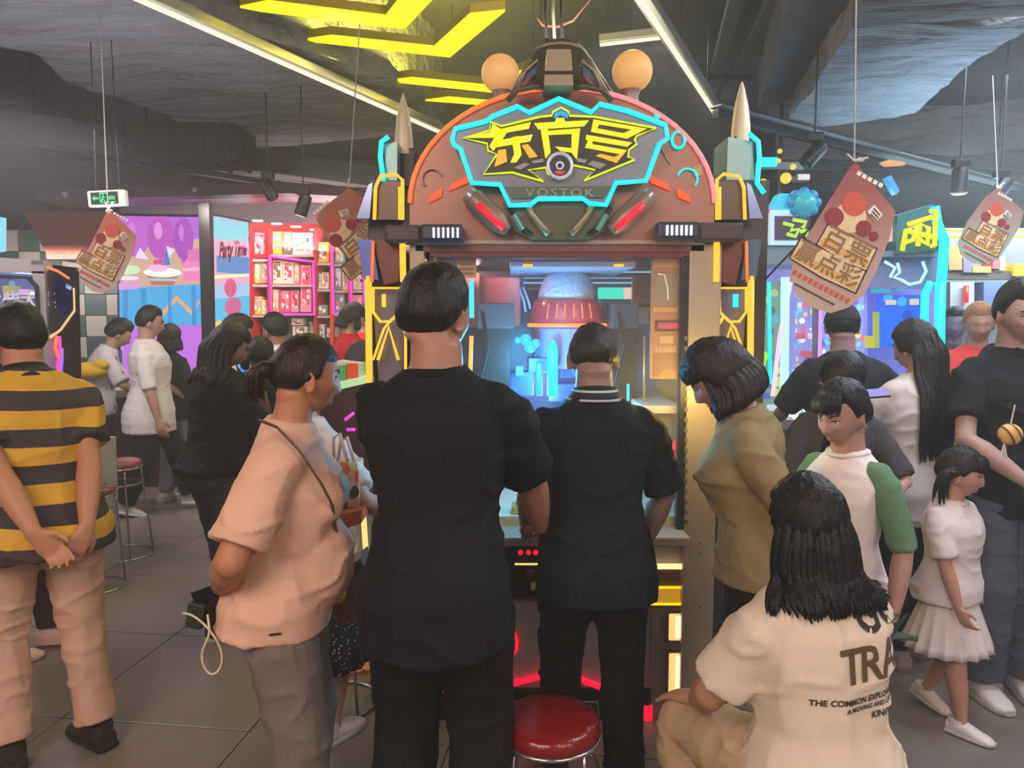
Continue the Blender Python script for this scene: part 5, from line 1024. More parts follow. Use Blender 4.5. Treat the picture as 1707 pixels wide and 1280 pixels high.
# ---------------------------------------------------------------- hanging banners
def banner(label, ctr, sc, ang, Y, outline, top='b4553f', low='c98e70', al=1.0, txt=('百票', '赢点彩'), mir=1):
    """ctr px, sc px per unit, ang: text baseline slope; outline in px"""
    e1 = Vector((math.cos(R(ang)), math.sin(R(ang)))); e2 = Vector((-e1.y, e1.x))
    def q(s, t_, off=0): v = Vector(ctr) + (e1 * s + e2 * t_) * sc; return P(v.x, v.y, Y + off)
    key = top + low; mb = mat('banner_' + key, low, .6)
    nt = mb.node_tree
    if not nt.nodes.get('Color Ramp'):
        tc = nt.nodes.new('ShaderNodeTexCoord'); sp = nt.nodes.new('ShaderNodeSeparateXYZ'); r_ = nt.nodes.new('ShaderNodeValToRGB'); nt.links.new(tc.outputs['Generated'], sp.inputs[0]); nt.links.new(sp.outputs['Z'], r_.inputs[0])
        r_.color_ramp.elements[0].position = .25; r_.color_ramp.elements[0].color = (*lin(low), 1); r_.color_ramp.elements[1].position = .8; r_.color_ramp.elements[1].color = (*lin(top), 1)
        nt.links.new(r_.outputs[0], nt.nodes['Principled BSDF'].inputs['Base Color'])
    t = thing('hanging_banner', label, 'banner', P(ctr[0], ctr[1], Y))
    sh_ = MB().prism([P(x, y, Y) for x, y in outline], (0, .004, 0)).build('sheet', mb, t)
    K = mat('print_black', '3a2e26', .6); Kc = mat('print_pale', 'e4c69a', .6); Ky = mat('print_gold', 'd9a95c', .6); Kr = mat('print_red', 'c8543c', .6); Kd = mat('print_darkred', '8e2c34', .6); Kw = mat('print_white', 'e8dcd2', .6)
    def poly(name, pts, m, o): return MB().prism([q(s, v, o) for s, v in pts], (0, .0015, 0)).build(name, m, sh_)
    def disc_(name, s, v, r, m, o): return poly(name, [(s + r * math.cos(a), v + r * math.sin(a)) for a in [i * math.pi / 10 for i in range(20)]], m, o)
    # plain coloured discs stand where the printed picture was
    disc_('print_disc', -.2, -1.12, .44, Kc, -.0015); disc_('print_disc', -.60, -.92, .26, Kd, -.003); disc_('print_disc', .27, -1.02, .22, Kd, -.003); disc_('print_disc', -.28, -1.50, .34, Kr, -.003); disc_('print_disc', .62, -.96, .13, Kd, -.003)
    poly('print_tag', [(.22, -1.74), (.56, -1.60), (.48, -1.32), (.14, -1.48)], Kw, -.003)
    for k_ in range(3): poly('print_line', [(.26, -1.66 + k_ * .09), (.50, -1.57 + k_ * .09), (.49, -1.54 + k_ * .09), (.25, -1.63 + k_ * .09)], K, -.0045)
    for k_ in range(5): poly('print_caption', [(-.62 + k_ * .17, -2.36), (-.50 + k_ * .17, -2.36), (-.50 + k_ * .17, -2.24), (-.62 + k_ * .17, -2.24)], Kw, -.0015)
    for (n_, w_, x0, y0) in ((len(txt[0]), .74, -.64, -.64), (len(txt[1]), .66, -1.12, .04)):
        r_ = [(x0 + random.uniform(-.03, .03), y0), (x0 + n_ * w_, y0 + random.uniform(-.03, .03)), (x0 + n_ * w_ + .03, y0 + .62), (x0 + n_ * w_ * .5, y0 + .68), (x0 - .02, y0 + .62)]
        ox, oy = sum(p[0] for p in r_) / 5, sum(p[1] for p in r_) / 5
        poly('letter_backing', [(ox + (a - ox) * 1.05, oy + (b_ - oy) * 1.13) for a, b_ in r_], K, -.0025); poly('letter_field', r_, Kc, -.004); poly('letter_field', [(x0 + .04, y0 + .36), (x0 + n_ * w_ - .02, y0 + .36), (r_[2][0] - .02, r_[2][1] - .04), (r_[4][0] + .02, r_[4][1] - .03)], Ky, -.0045)
    for line, sz_, (x, y) in zip(txt, (.74, .66), ((.10, -.33), (-.13, .36))):
        b = text_mb(line, sz_, .004, 0, 1.0); b.v = [tuple(q(x + v[0], y - v[2], -.0065)) for v in b.v]; b.build('lettering', mat('print_brown', '8e6a42', .6), sh_)
    b_ = MB()
    for k_ in range(11): b_.prism([q(-.9 + k_ * .165, .90, -.002), q(-.79 + k_ * .165, .90, -.002), q(-.79 + k_ * .165, 1.03, -.002), q(-.9 + k_ * .165, 1.03, -.002)], (0, .001, 0))
    b_.build('small_print', Kr, sh_); poly('print_rule', [(-.72, 1.22), (.55, 1.22), (.55, 1.26), (-.72, 1.26)], K, -.002)
    apex = outline[0]; a = P(apex[0], apex[1], Y)
    b_ = MB()
    for k_ in range(5): b_.tube([a, a + Vector((random.uniform(-.04, .04), random.uniform(-.03, .03), random.uniform(-.01, .045)))], .004, 5)
    b_.build('tie_knot', mat('clear_tape', 'd8d4d0', .3), t)
    return t, a
B1 = [(1424, 268), (1493, 352), (1482, 400), (1462, 450), (1440, 492), (1415, 512), (1385, 522), (1352, 512), (1328, 490), (1318, 458), (1324, 430), (1345, 395), (1385, 330)]
t, a = banner('large red-topped banner hanging aslant at the right in front of the neon machines', (1397, 427), 60, 28, 2.75, B1, '9a524c', 'bda298')
MB().tube([a, Vector((a.x + .02, a.y + .1, 3.05))], .003, 6).build('string', mat('string_grey', '9a9690'), t)
MB().tube([P(1424, 268, 2.75), P(1330, 408, 2.8), P(1262, 480, 3.05)], .0035, 6).build('cord', mat('cord_black', '2a2a2e'), t)
B2 = [(180, 349), (227, 392), (222, 420), (205, 458), (190, 480), (172, 489), (152, 485), (136, 470), (133, 452), (142, 425), (160, 390)]
t, a = banner('orange banner hanging under the green exit sign', (171, 434), 34, 28, 4.2, B2, 'b86c50', 'c8b0a4')
MB().tube([a, Vector((a.x, a.y + .02, 4.01))], .003, 6).build('string', mat('string_grey', '9a9690'), t)
B3 = [(582, 312), (612, 335), (632, 378), (648, 420), (655, 450), (640, 476), (622, 478), (604, 462), (575, 425), (545, 395), (526, 365), (540, 345)]
t, a = banner('orange banner turned the other way, hanging left of the machine tower', (604, 414), 42, -40, 3.35, B3, 'a8644e', 'b89080')
MB().tube([a, Vector((a.x, a.y + .3, 3.0))], .003, 6).build('string', mat('string_grey', '9a9690'), t); MB().tube([a, P(680, 338, 3.1)], .003, 6).build('cord', mat('cord_black', '2a2a2e'), t)
B4 = [(1663, 312), (1707, 352), (1700, 378), (1680, 410), (1664, 432), (1645, 441), (1622, 438), (1602, 424), (1597, 405), (1612, 370), (1640, 332)]
t, a = banner('pale banner at the far right edge, smallest of the hanging banners', (1647, 396), 32, 28, 4.3, B4, '986c64', 'a0a8a0')
MB().tube([a, Vector((a.x, a.y + .1, 3.0))], .003, 6).build('string', mat('string_grey', '9a9690'), t)
# ---------------------------------------------------------------- left: white prize machine
LY = 4.15
lm = thing('prize_cabinet', 'white octagon-windowed prize cabinet with neon-edged side at the left edge', 'arcade machine', P(20, 900, LY)); lm.location.z = 0
def lp(name, pts, off, th, m, par=lm): return pxprism(pts, LY + off, th).build(name, m, par)
M_wc = mat('cabinet_white', 'b4b0b4', .4)
for pts in ([(-60, 425), (72, 434), (74, 456), (-60, 452)], [(52, 452), (74, 452), (92, 900), (78, 900), (66, 520)], [(-60, 425), (-40, 425), (-40, 900), (-60, 900)]): lp('front_frame', pts, 0, .08, M_wc)
lp('lower_front', [(-60, 760), (84, 760), (96, 1040), (-60, 1040)], .01, .7, M_wc)
lp('window_trim', [(-40, 456), (48, 460), (63, 476), (66, 524), (76, 760), (68, 760), (60, 528), (57, 480), (45, 466), (-40, 462)], -.01, .03, mat('trim_dark', '34343c', .4))
lp('window_pane', [(-42, 458), (50, 460), (62, 480), (64, 525), (74, 765), (-42, 765)], .05, .008, mat('cabinet_glass', '8090b8', .05, alpha=.22, spec=.5))
lp('back_panel', [(-60, 440), (66, 440), (84, 800), (-60, 800)], .55, .03, mat('cabinet_blue', '4a5a8c', .3))
XS = P(76, 500, LY).x
MB().prism([P(64, 440, LY + .02), P(76, 440, LY + .02), P(79, 560, LY + .02), P(92, 1040, LY + .02), P(60, 1040, LY + .02)], (0, .32, 0)).build('side_panel', mat('cabinet_side', '1e1c24', .35, .3), lm)
def sp(name, pts, m): return MB().prism([PX(x, y, XS + .012) for x, y in pts], (.02, 0, 0)).build(name, m, lm)
sp('side_screen', [(84, 460), (100, 468), (118, 484), (116, 512), (98, 530), (86, 500)], mat('side_screen', '2a2250', .2, emit='3a2c80', es=.4)); sp('side_frame', [(80, 450), (110, 462), (124, 478), (124, 520), (100, 556), (84, 556)], mat('side_frame', '3a3238', .35, .3))
sp('side_toy', [(90, 470), (97, 474), (97, 505), (91, 505)], mat('side_gold', 'b8985a', .4)); sp('side_glint', [(104, 472), (114, 478), (112, 484), (104, 480)], glow('glint_blue', 'b8d0ff', .9))
for pts, m_ in (([(80, 446), (96, 452), (114, 464)], glow('edge_orange', 'ff8a50', .9)), ([(122, 480), (123, 518), (100, 550), (84, 562)], glow('edge_warm', 'f0c890', .85)), ([(99, 560), (100, 590), (97, 605), (97, 660)], glow('edge_magenta', 'ff40b8', 1.0)), ([(95, 560), (92, 578), (97, 595)], glow('edge_coral', 'ff7860', .9)), ([(103, 580), (103, 600), (100, 640), (100, 700)], glow('edge_violet', 'a070ff', .9))):
    MB().tube([PX(x, y, XS + .03) for x, y in pts], .009, 8).build('neon_edge', m_, lm, smooth=True)
lp('neon_streak', [(14, 470), (18, 468), (32, 510), (28, 512)], .45, .03, glow('streak_blue', '88b8f0', .8))
for x, y, w_, h_, c in ((4, 476, 14, 12, 'b0a040'), (30, 482, 16, 10, 'b08898'), (50, 486, 8, 6, 'e0e4f0'), (2, 496, 20, 10, '607098'), (36, 520, 24, 16, '7a6a90'), (10, 540, 30, 20, '5868a0')): lp('prize_toy', [(x, y), (x + w_, y), (x + w_, y + h_), (x, y + h_)], .42, .1, mat('toy_' + c, c, .5))
b = text_mb('火柴大奖', .098, .002, .002, 1.02); xform(b, Matrix.Translation(P(34, 502, LY + .03)) ); b.build('window_lettering', mat('letter_pale', 'd8d4dc', .5, emit='c0bcc8', es=.35), lm)
for k_ in range(4): lp('header_mark', [(52 + k_ * 5, 434), (55 + k_ * 5, 434), (55 + k_ * 5, 440), (52 + k_ * 5, 440)], -.003, .003, mat('letter_grey', '6a6870'))
lp('lit_screen', [(-40, 360), (3, 362), (3, 418), (-40, 425)], 1.4, .05, glow('screen_cyan', '8ad8f0', .9))
# ---------------------------------------------------------------- left: tiled wall, orange bulkhead, light boxes
WY = 8.3
wl = MB().box((P(95, 500, WY).x, WY + .12, 1.3), (3.2, .16, 2.6)).build('wall_checker', mat('grout_dark', '2c302e', .8)); wl['kind'] = 'structure'
ga, gb = mat('tile_green', '2f4640', .35), mat('tile_grey', '98938a', .35); tw = .235; tile = {}
for i in range(12):
    for j in range(11):
        c = Vector((P(-20, 500, WY).x + tw * i, WY + .035, .12 + tw * j)); m_ = (i + j) % 2
        if c.x > P(205, 500, WY).x: continue
        if m_ not in tile:
            tb = MB(); tb.bbox((0, 0, 0), (tw - .008, .022, tw - .008), .003); o = tb.build('wall_tile', (ga, gb)[m_], wl, local=True); tile[m_] = o
        else: o = tile[m_].copy(); C.objects.link(o)
        o.parent = wl; o.location = c - wl.location
bk = pxprism([(38, 352), (186, 352), (158, 424), (78, 424)], 7.6, .6).build('bulkhead', mat('bulkhead_orange', '8e4a38', .5)); tag(bk, 'plain orange-red sloped bulkhead panel left of the exit sign', 'panel')
bd = pxprism([(76, 424), (160, 424), (158, 432), (78, 432)], 7.55, .6).build('ledge', mat('ledge_brown', '4a342c', .5)); bd.parent = bk
so = pxprism([(60, 314), (480, 304), (655, 316), (655, 332), (480, 322), (62, 334)], 6.8, .5).build('trim_7', mat('soffit_mauve', '4e2836', .4, bump=0)); so['kind'] = 'structure'
for x, y in ((108, 324), (325, 316)): MB().ball(P(x, y, 6.78), .03, 10, 8).build('soffit_stud', M_alu, so)
pp_ = pxprism([(330, 328), (348, 328), (354, 640), (338, 640)], 7.2, .10).build('trim_8', mat('mullion_dark', '120e10', .4)); pp_['kind'] = 'structure'
pl = pxprism([(200, 335), (420, 322), (655, 330), (655, 440), (520, 395), (420, 378), (340, 360), (200, 356)], 9.6, .1).build('trim_9', mat('shop_ceiling', 'c8b0b8', .18, .5)); pl['kind'] = 'structure'
def lightbox(label, quad, Y0, Y1, items, base, name='light_box'):
    """backlit poster on the quad tl,tr,br,bl (px); left edge at depth Y0, right edge at Y1; items (material, [(u,v)...])"""
    tl, tr = P(*quad[0], Y0), P(*quad[1], Y1); br, bl = P(*quad[2], Y1), P(*quad[3], Y0)
    n = (tr - tl).cross(bl - tl).normalized();
    if n.y > 0: n = -n
    q = lambda u, v, o=0: (tl * (1 - u) + tr * u) * (1 - v) + (bl * (1 - u) + br * u) * v + n * o
    t = thing(name, label, 'poster', (tl + br) / 2)
    t.location.z = bl.z
    MB().prism([q(0, 0), q(1, 0), q(1, 1), q(0, 1)], -n * .06).build('backlit_panel', base, t)
    MB().prism([q(0, 1), q(1, 1), Vector((q(1, 1).x, q(1, 1).y, .01)), Vector((q(0, 1).x, q(0, 1).y, .01))], -n * .06).build('plinth', mat('plinth_dark', '1c161c', .5), t)
    for i, it in enumerate(items):
        m_, pts = it; MB().prism([q(u, v, .002 + .0012 * i) for u, v in pts], n * .002).build('print_shape', m_, t)
    for a, e in ((q(0, 0), q(1, 0)), (q(1, 0), q(1, 1)), (q(1, 1), q(0, 1)), (q(0, 1), q(0, 0))): MB().tube([a, e], .014, 6).build('frame_bar', mat('frame_black', '18141a', .4), t)
    return t, q, n
def ell(cx, cy, rx, ry, n=18): return [(cx + rx * math.cos(2 * math.pi * i / n), cy + ry * math.sin(2 * math.pi * i / n)) for i in range(n)]
gp = lambda c: glow('poster_' + c, c, 1.05)
it = [(gp('a85cc8'), [(0, 0), (1, 0), (1, .13), (0, .20)]), (gp('c9a08c'), [(.05, .20), (1, .13), (1, .44), (.05, .44)]), (gp('3fa0d8'), [(0, .43), (1, .40), (1, .66), (0, .66)]), (gp('b468d4'), [(.1, .66), (1, .64), (1, 1), (0, 1)]),
      (gp('b85cc0'), ell(.22, .125, .17, .12)), (gp('b04cb0'), ell(.53, .13, .17, .13)), (gp('a040b0'), ell(.80, .135, .12, .125)), (gp('8a3c98'), [(.50, .26), (.56, .26), (.55, .30), (.51, .30)]), (gp('8a3c98'), [(.77, .26), (.83, .26), (.81, .30), (.79, .30)]), (gp('d488d0'), ell(.50, .09, .05, .05)), (gp('c874c8'), ell(.18, .09, .05, .05)), (gp('c070c8'), ell(.78, .10, .03, .05)),
      (gp('dcd0f0'), [(.28, .19), (.38, .26), (.22, .25)]), (gp('dcd0f0'), [(.60, .18), (.70, .20), (.62, .25)]), (gp('c0e0b0'), ell(.13, .32, .15, .03)), (gp('e8d0f0'), ell(.13, .37, .14, .012)), (gp('d090c8'), [(.02, .40), (.26, .39), (.26, .43), (.02, .44)]), (gp('b86848'), [(.36, .35), (.74, .35), (.68, .41), (.42, .41)]), (gp('8ac0d0'), [(.38, .37), (.72, .37), (.71, .385), (.39, .385)]), (gp('f0f0f8'), ell(.55, .335, .23, .028)), (gp('e8b0d8'), ell(.50, .31, .12, .022)), (gp('d84878'), ell(.48, .275, .035, .016)), (gp('d84878'), ell(.56, .28, .03, .014)), (gp('2878b8'), [(.57, .29), (.61, .19), (.65, .29)]),
      (gp('e07ab0'), [(.80, .27), (1, .26), (1, .38), (.80, .39)]), (gp('d068a8'), [(.86, .20), (1, .19), (1, .27), (.86, .27)]), (gp('e8a8c8'), [(.80, .31), (1, .30), (1, .32), (.80, .33)]), (gp('d8a070'), [(.55, .56), (.72, .47), (.9, .56), (.99, .49), (.99, .51), (.9, .59), (.72, .50), (.56, .59)]), (gp('2f88c4'), [(.08, .44), (.14, .44), (.14, .66), (.08, .66)]), (gp('2f88c4'), [(.30, .43), (.36, .43), (.36, .65), (.30, .65)]), (gp('2f88c4'), [(.62, .42), (.66, .42), (.66, .65), (.62, .65)]), (gp('2f88c4'), [(.90, .41), (.95, .41), (.95, .65), (.90, .65)])]
lightbox('backlit party poster of balloons and a cream cupcake on blue, left panel', [(196, 358), (334, 360), (340, 640), (200, 640)], 7.6, 7.5, it, gp('c27ac8'))
it2 = [(gp('7fd0d8'), [(0, .0), (.5, .06), (1, .0), (1, .10), (.5, .16), (0, .10)]), (gp('d8a8c0'), [(0, .14), (1, .14), (1, .42), (0, .42)]), (gp('5a88c0'), [(.2, .24), (1, .24), (1, .36), (.2, .34)]), (gp('52b4dc'), [(0, .5), (1, .5), (1, .8), (0, .8)]), (gp('b070d0'), [(0, .8), (1, .8), (1, 1), (0, 1)]), (gp('d85080'), ell(.5, .44, .14, .06)), (gp('c8608c'), ell(.55, .56, .2, .06)), (gp('e8e8c0'), [(0, .36), (1, .35), (1, .37), (0, .38)]), (gp('b8406c'), ell(.72, .76, .12, .14)), (gp('e0a0c0'), ell(.40, .74, .10, .12)), (gp('e8c860'), ell(.2, .66, .08, .03))]
t, q, n = lightbox('backlit glossy poster with the words Party Time, right panel', [(343, 356), (415, 370), (421, 612), (350, 640)], 7.4, 7.95, it2, gp('9cc0dc'))
b = text_mb('Party Time', .17, .007, 0, .90, .35); u0 = b.v; b.v = [tuple(q(.55 + v[0] * .95, .20 - v[2] * .78 - v[0] * .04, .022)) for v in u0]; b.build('poster_lettering', mat('letter_wine', '6a1838', .5), t)
# ---------------------------------------------------------------- left: shop display with boxes
def shop(px, y, s=0.0):   # depth grows to the right along the display
    return P(px, y, 7.3 + (px - 415) / 225 * 1.6 + s)
ds = thing('display_shelf', 'red toy display with magenta neon framed bays behind the counter', 'shelf', shop(520, 600)); ds.location.z = 0
rd = mat('shelf_red', 'c02a30', .45); og = mat('shelf_orange', 'd8501c', .45); G_mg = glow('neon_magenta', 'ff3cd0', 1.0)
def sq(x0, y0, x1, y1, s, th, m, name, par=ds): return MB().prism([shop(x0, y0, s), shop(x1, y0, s), shop(x1, y1, s), shop(x0, y1, s)], (0, th, 0)).build(name, m, par)
sq(416, 372, 655, 690, .45, .05, rd, 'back_board')
for x, w_ in ((416, 3), (446, 4), (523, 5), (550, 6), (580, 6), (606, 5), (640, 5)): sq(x, 380, x + w_, 690, 0, .45, rd if x != 550 else og, 'upright')
for x0, x1, ys in ((418, 447, (432, 474, 525)), (449, 524, (424, 474, 522)), (527, 552, (438, 482, 526)), (555, 582, (440, 484, 524)), (586, 607, (440, 484, 524)), (610, 642, (446, 486, 526))):
    for y in ys: sq(x0, y, x1, y + 4, .02, .43, mat('shelf_edge', 'c8a0a0', .4), 'shelf_board')
for pts in ([(450, 427), (522, 436), (524, 524), (452, 522), (450, 427)], [(553, 410), (556, 524)], [(584, 430), (586, 520)], [(558, 524), (600, 524)], [(606, 440), (608, 520)]): MB().tube([shop(x, y, -.03) for x, y in pts], .016, 6).build('neon_tube', G_mg, ds, smooth=True)
sq(448, 526, 655, 580, .30, .12, mat('display_glass', 'a8b4b4', .15), 'glass_case')
cols = {'pink': 'e08a98', 'rose': 'd0506c', 'cream': 'e4d2b4', 'yellow': 'e0b838', 'white': 'e0dcd8', 'teal': '7aa8a0', 'red': 'c83038', 'brown': '8a6a52', 'grey': '8a8a8a', 'lilac': 'b49ac0'}
def pbox(label, x0, y0, x1, y1, c, win, s=.06, d=.22, group=None):
    t = thing('toy_box', label, 'box', shop((x0 + x1) / 2, y1, s), 0, group)
    w_ = mat('box_' + c, cols[c], .4); b = MB(); b.prism([shop(x0, y0, s), shop(x1, y0, s), shop(x1, y1, s), shop(x0, y1, s)], (0, d, 0)); b.build('carton', w_, t)
    mx_, my_ = (x1 - x0) * .18, (y1 - y0) * .16
    MB().prism([shop(x0 + mx_, y0 + my_, s - .004), shop(x1 - mx_, y0 + my_, s - .004), shop(x1 - mx_, y1 - my_, s - .004), shop(x0 + mx_, y1 - my_, s - .004)], (0, .006, 0)).build('front_window', spots('box_print_' + win, cols[win], ['4a3c40', cols[c], 'f0e8e0', cols[win]], 22, .5, .3), t)
    MB().prism([shop(x0 + mx_, y0 + my_ * .3, s - .003), shop(x1 - mx_, y0 + my_ * .3, s - .003), shop(x1 - mx_, y0 + my_ * .8, s - .003), shop(x0 + mx_, y0 + my_ * .8, s - .003)], (0, .004, 0)).build('title_band', mat('band_' + win, cols[win], .4), t)
rows = [('left column', [(420, 386, 445, 430, 'red', 'pink'), (419, 434, 434, 472, 'yellow', 'cream'), (435, 434, 446, 472, 'pink', 'grey'), (422, 494, 436, 524, 'yellow', 'lilac'), (437, 500, 446, 524, 'white', 'yellow')]),
        ('top shelf of the neon framed bay', [(450, 386, 470, 423, 'yellow', 'teal'), (471, 386, 487, 423, 'brown', 'grey'), (488, 388, 521, 424, 'white', 'lilac')]),
        ('upper shelf inside the magenta frame', [(453, 434, 470, 473, 'cream', 'brown'), (471, 437, 489, 473, 'cream', 'rose'), (490, 440, 499, 473, 'pink', 'cream'), (501, 442, 519, 520, 'pink', 'rose')]),
        ('lower shelf inside the magenta frame', [(453, 482, 465, 520, 'pink', 'cream'), (466, 484, 484, 520, 'rose', 'pink'), (485, 484, 497, 520, 'pink', 'red')]),
        ('narrow bay right of the magenta frame', [(528, 404, 548, 437, 'yellow', 'brown'), (528, 456, 535, 481, 'white', 'teal'), (536, 454, 548, 481, 'cream', 'grey'), (528, 508, 546, 525, 'grey', 'teal')]),
        ('bay behind the second banner', [(557, 412, 575, 439, 'teal', 'cream'), (557, 446, 570, 483, 'grey', 'white'), (571, 450, 580, 483, 'cream', 'grey'), (557, 488, 574, 523, 'teal', 'grey')]),
        ('right bays next to the machine', [(588, 450, 604, 483, 'white', 'cream'), (588, 492, 604, 523, 'cream', 'pink'), (612, 450, 634, 485, 'cream', 'grey'), (612, 494, 634, 525, 'white', 'rose')]),
        ('glass case top under the magenta frame', [(486, 530, 505, 542, 'cream', 'brown'), (488, 544, 511, 562, 'white', 'brown'), (516, 536, 530, 566, 'teal', 'grey'), (532, 540, 542, 566, 'grey', 'white'), (545, 546, 560, 562, 'white', 'red')])]
ordw = ['first', 'second', 'third', 'fourth', 'fifth', 'sixth']
for rn, bs in rows:
    for i, bq in enumerate(bs): pbox('%s toy box, %s from left, %s' % (bq[4], ordw[i], rn), *bq, group='toy boxes, ' + rn)
for i in range(7): sq(420 + i * 32, 366 + i * 5, 436 + i * 32, 369 + i * 5, .1, .05, glow('downlight', 'fff0dc', 1.3), 'downlight')
# service counter
ct = thing('counter', 'glowing pale green topped service counter with red and green case behind the women', 'counter', P(600, 700, 5.9)); ct.location.z = 0
def cq(pts, Y, th, m, name): return pxprism(pts, Y, th).build(name, m, ct)
cq([(520, 646), (640, 622), (640, 632), (520, 660)], 5.7, .5, mat('counter_green', 'b8e0b8', .3, emit='a8d8a8', es=.4), 'counter_top'); cq([(520, 660), (640, 632), (640, 800), (520, 800)], 5.75, .4, mat('counter_wine', '4a2028', .4), 'counter_front')
cq([(560, 602), (600, 606), (600, 636), (560, 640)], 5.9, .25, mat('case_white', 'd8d4c8', .4), 'glass_box'); cq([(578, 606), (596, 606), (596, 630), (578, 632)], 5.87, .02, mat('case_red', 'e04020', .4), 'red_card'); cq([(560, 610), (577, 608), (577, 634), (560, 636)], 5.87, .02, mat('case_green', '4a9a6a', .4), 'green_card')
cq([(170, 650), (420, 655), (420, 664), (170, 662)], 7.0, .4, mat('counter_pale', 'c8c090', .4), 'back_counter_top'); cq([(170, 662), (430, 664), (430, 830), (170, 850)], 7.05, .35, mat('counter_wine', '4a2028', .4), 'back_counter_front')
for x0, y0, x1, y1 in ((176, 683, 191, 684), (177, 765, 193, 764), (276, 750, 284, 749), (575, 700, 590, 688), (578, 716, 592, 716)): pxtube([(x0, y0), (x1, y1)], 5.6 if x0 > 400 else 7.0, .012).build('neon_strip', G_mg, ct, smooth=True)
g_ = pxprism([(164, 585), (186, 585), (186, 610), (164, 612)], 7.3, .2).build('green_bin', mat('bin_green', '2c6a48', .5)); tag(g_, 'small green box on the counter beside the bending player', 'box')
bp = MB(); cp = P(600, 600, 6.2)
bp.loft([(cp + Vector((0, 0, -.20)), (1, 0, 0), (0, 1, 0), .13, .08, 3), (cp + Vector((0, 0, 0)), (1, 0, 0), (0, 1, 0), .14, .09, 2.6), (cp + Vector((.02, 0, .12)), (1, 0, 0), (0, 1, 0), .10, .06), (cp + Vector((.03, 0, .17)), (1, 0, 0), (0, 1, 0), .04, .03)], 18); o = bp.build('backpack', mat('bag_black', '131216', .6, bump=.4, bscale=20), smooth=True); tag(o, 'black soft bag on the counter in front of the red-shirted attendants', 'bag')
pl_ = MB(); cp = P(148, 618, 6.3); pl_.ball(cp, (.15, .10, .075), 18, 12); pl_.ball(cp + Vector((.10, 0, .05)), (.07, .06, .05), 14, 10); o = pl_.build('plush_toy', mat('plush_yellow', 'd8b020', .9, bump=.4, bscale=50), smooth=True); tag(o, 'yellow plush toy under the arm of the bending player', 'toy')
# perforated base strips on the floor left of the machine
pf = thing('floor_grille', 'orange lit perforated metal strips at floor level left of the machine', 'grille', P(590, 1095, 3.6)); pf.location.z = 0
for i, (x0, y0, x1, y1) in enumerate(((540, 1080, 640, 1077), (540, 1098, 640, 1086), (540, 1117, 640, 1100))):
    a, e = PZ(x0, y0, .03), PZ(x1, y1, .03); d = e - a; ang = math.atan2(d.y, d.x); mm = spots('perforated_orange', 'e08a58', ['7a3c20'], 38, .30, .4, emit=.35)
    MB().bbox((a + e) / 2, (d.length, .055, .045), .006, rot=Matrix.Rotation(ang, 3, 'Z')).build('perforated_strip', mm, pf)
# ---------------------------------------------------------------- right: neon prize machines
def machine(label, x0, x1, yt, yb, Y, wall):
    t = thing('prize_machine', label, 'arcade machine', P((x0 + x1) / 2, 900, Y)); t.location.z = 0
    f = dict(t=t, Y=Y)
    f['p'] = lambda name, pts, off, th, m: pxprism(pts, Y + off, th).build(name, m, t)
    f['r'] = lambda name, a, b_, c, d, off, th, m: pxprism([(a, b_), (c, b_), (c, d), (a, d)], Y + off, th).build(name, m, t)
    f['n'] = lambda name, pts, r_, m, off=-.02, closed=False: pxtube(pts, Y + off, r_, closed).build(name, m, t, smooth=True)
    return f
lilac = mat('playfield_lilac', 'a8a8e0', .35, emit='8c90e0', es=.45); fieldp = spots('playfield_print', '8088d0', ['e05a70', 'f0d050', '60d0e0', 'd8d0ff', '4a50b0', 'f4f4ff'], 19, .42, .35, emit=.7); greenp = spots('greenfield_print', '6a8a70', ['a0c050', '50a0b0', 'd0d060', '385a60'], 15, .42, .35, emit=.6)
G_ice = glow('neon_ice', 'b8f4ff', 1.1); G_lil = glow('neon_lilac', 'd8a0ff', 1.0); G_gr = glow('neon_green', '90ff30', 1.0)
A = machine('tall claw machine with cyan light tubes and a lilac playfield behind the khaki woman', 1262, 1440, 350, 900, 4.75, None)
A['r']('back_panel', 1258, 425, 1446, 720, .5, .05, lilac); A['r']('lower_body', 1258, 712, 1446, 905, .02, .6, mat('body_teal', '587884', .4, .2)); A['r']('front_ledge', 1290, 700, 1446, 716, -.10, .5, mat('ledge_pink', 'a88c98', .4))
A['r']('playfield_panel', 1264, 470, 1302, 690, .25, .05, greenp); A['r']('playfield_panel', 1330, 480, 1366, 700, .25, .05, fieldp); A['r']('playfield_panel', 1372, 480, 1440, 700, .28, .05, fieldp)
A['r']('post', 1252, 440, 1262, 900, -.02, .1, M_dark); A['r']('post', 1364, 470, 1370, 705, .1, .1, mat('post_plum', '7a5a80', .4, .2)); A['r']('top_panel', 1258, 405, 1446, 440, .0, .6, mat('top_steel', '7a94a0', .35, .3))
for pts, r_, m_ in (([(1309, 462), (1307, 700)], .028, G_ice), ([(1282, 470), (1284, 640)], .012, G_cy), ([(1318, 470), (1300, 560), (1288, 660)], .014, glow('neon_blush', 'f8d0f0', 1.0)), ([(1380, 480), (1368, 520), (1366, 600)], .012, G_lil), ([(1322, 618), (1362, 618)], .008, G_ice), ([(1262, 692), (1280, 702), (1296, 703)], .014, G_cy), ([(1270, 620), (1276, 600), (1266, 560)], .008, G_gr)): A['n']('light_tube', pts, r_, m_)
A['n']('green_ring', [(1272 + 7 * math.cos(i * .6), 594 + 7 * math.sin(i * .6)) for i in range(10)], .008, G_gr, -.02, True)
A['n']('cyan_hoop', [(1345 - 24 * math.cos(R(a)), 745 - 20 * math.sin(R(a))) for a in range(-100, 100, 15)], .018, G_cy, -.06)
A['r']('glass_pane', 1262, 440, 1440, 700, -.01, .008, mat('machine_glass', 'c0d8f0', .03, alpha=.08))
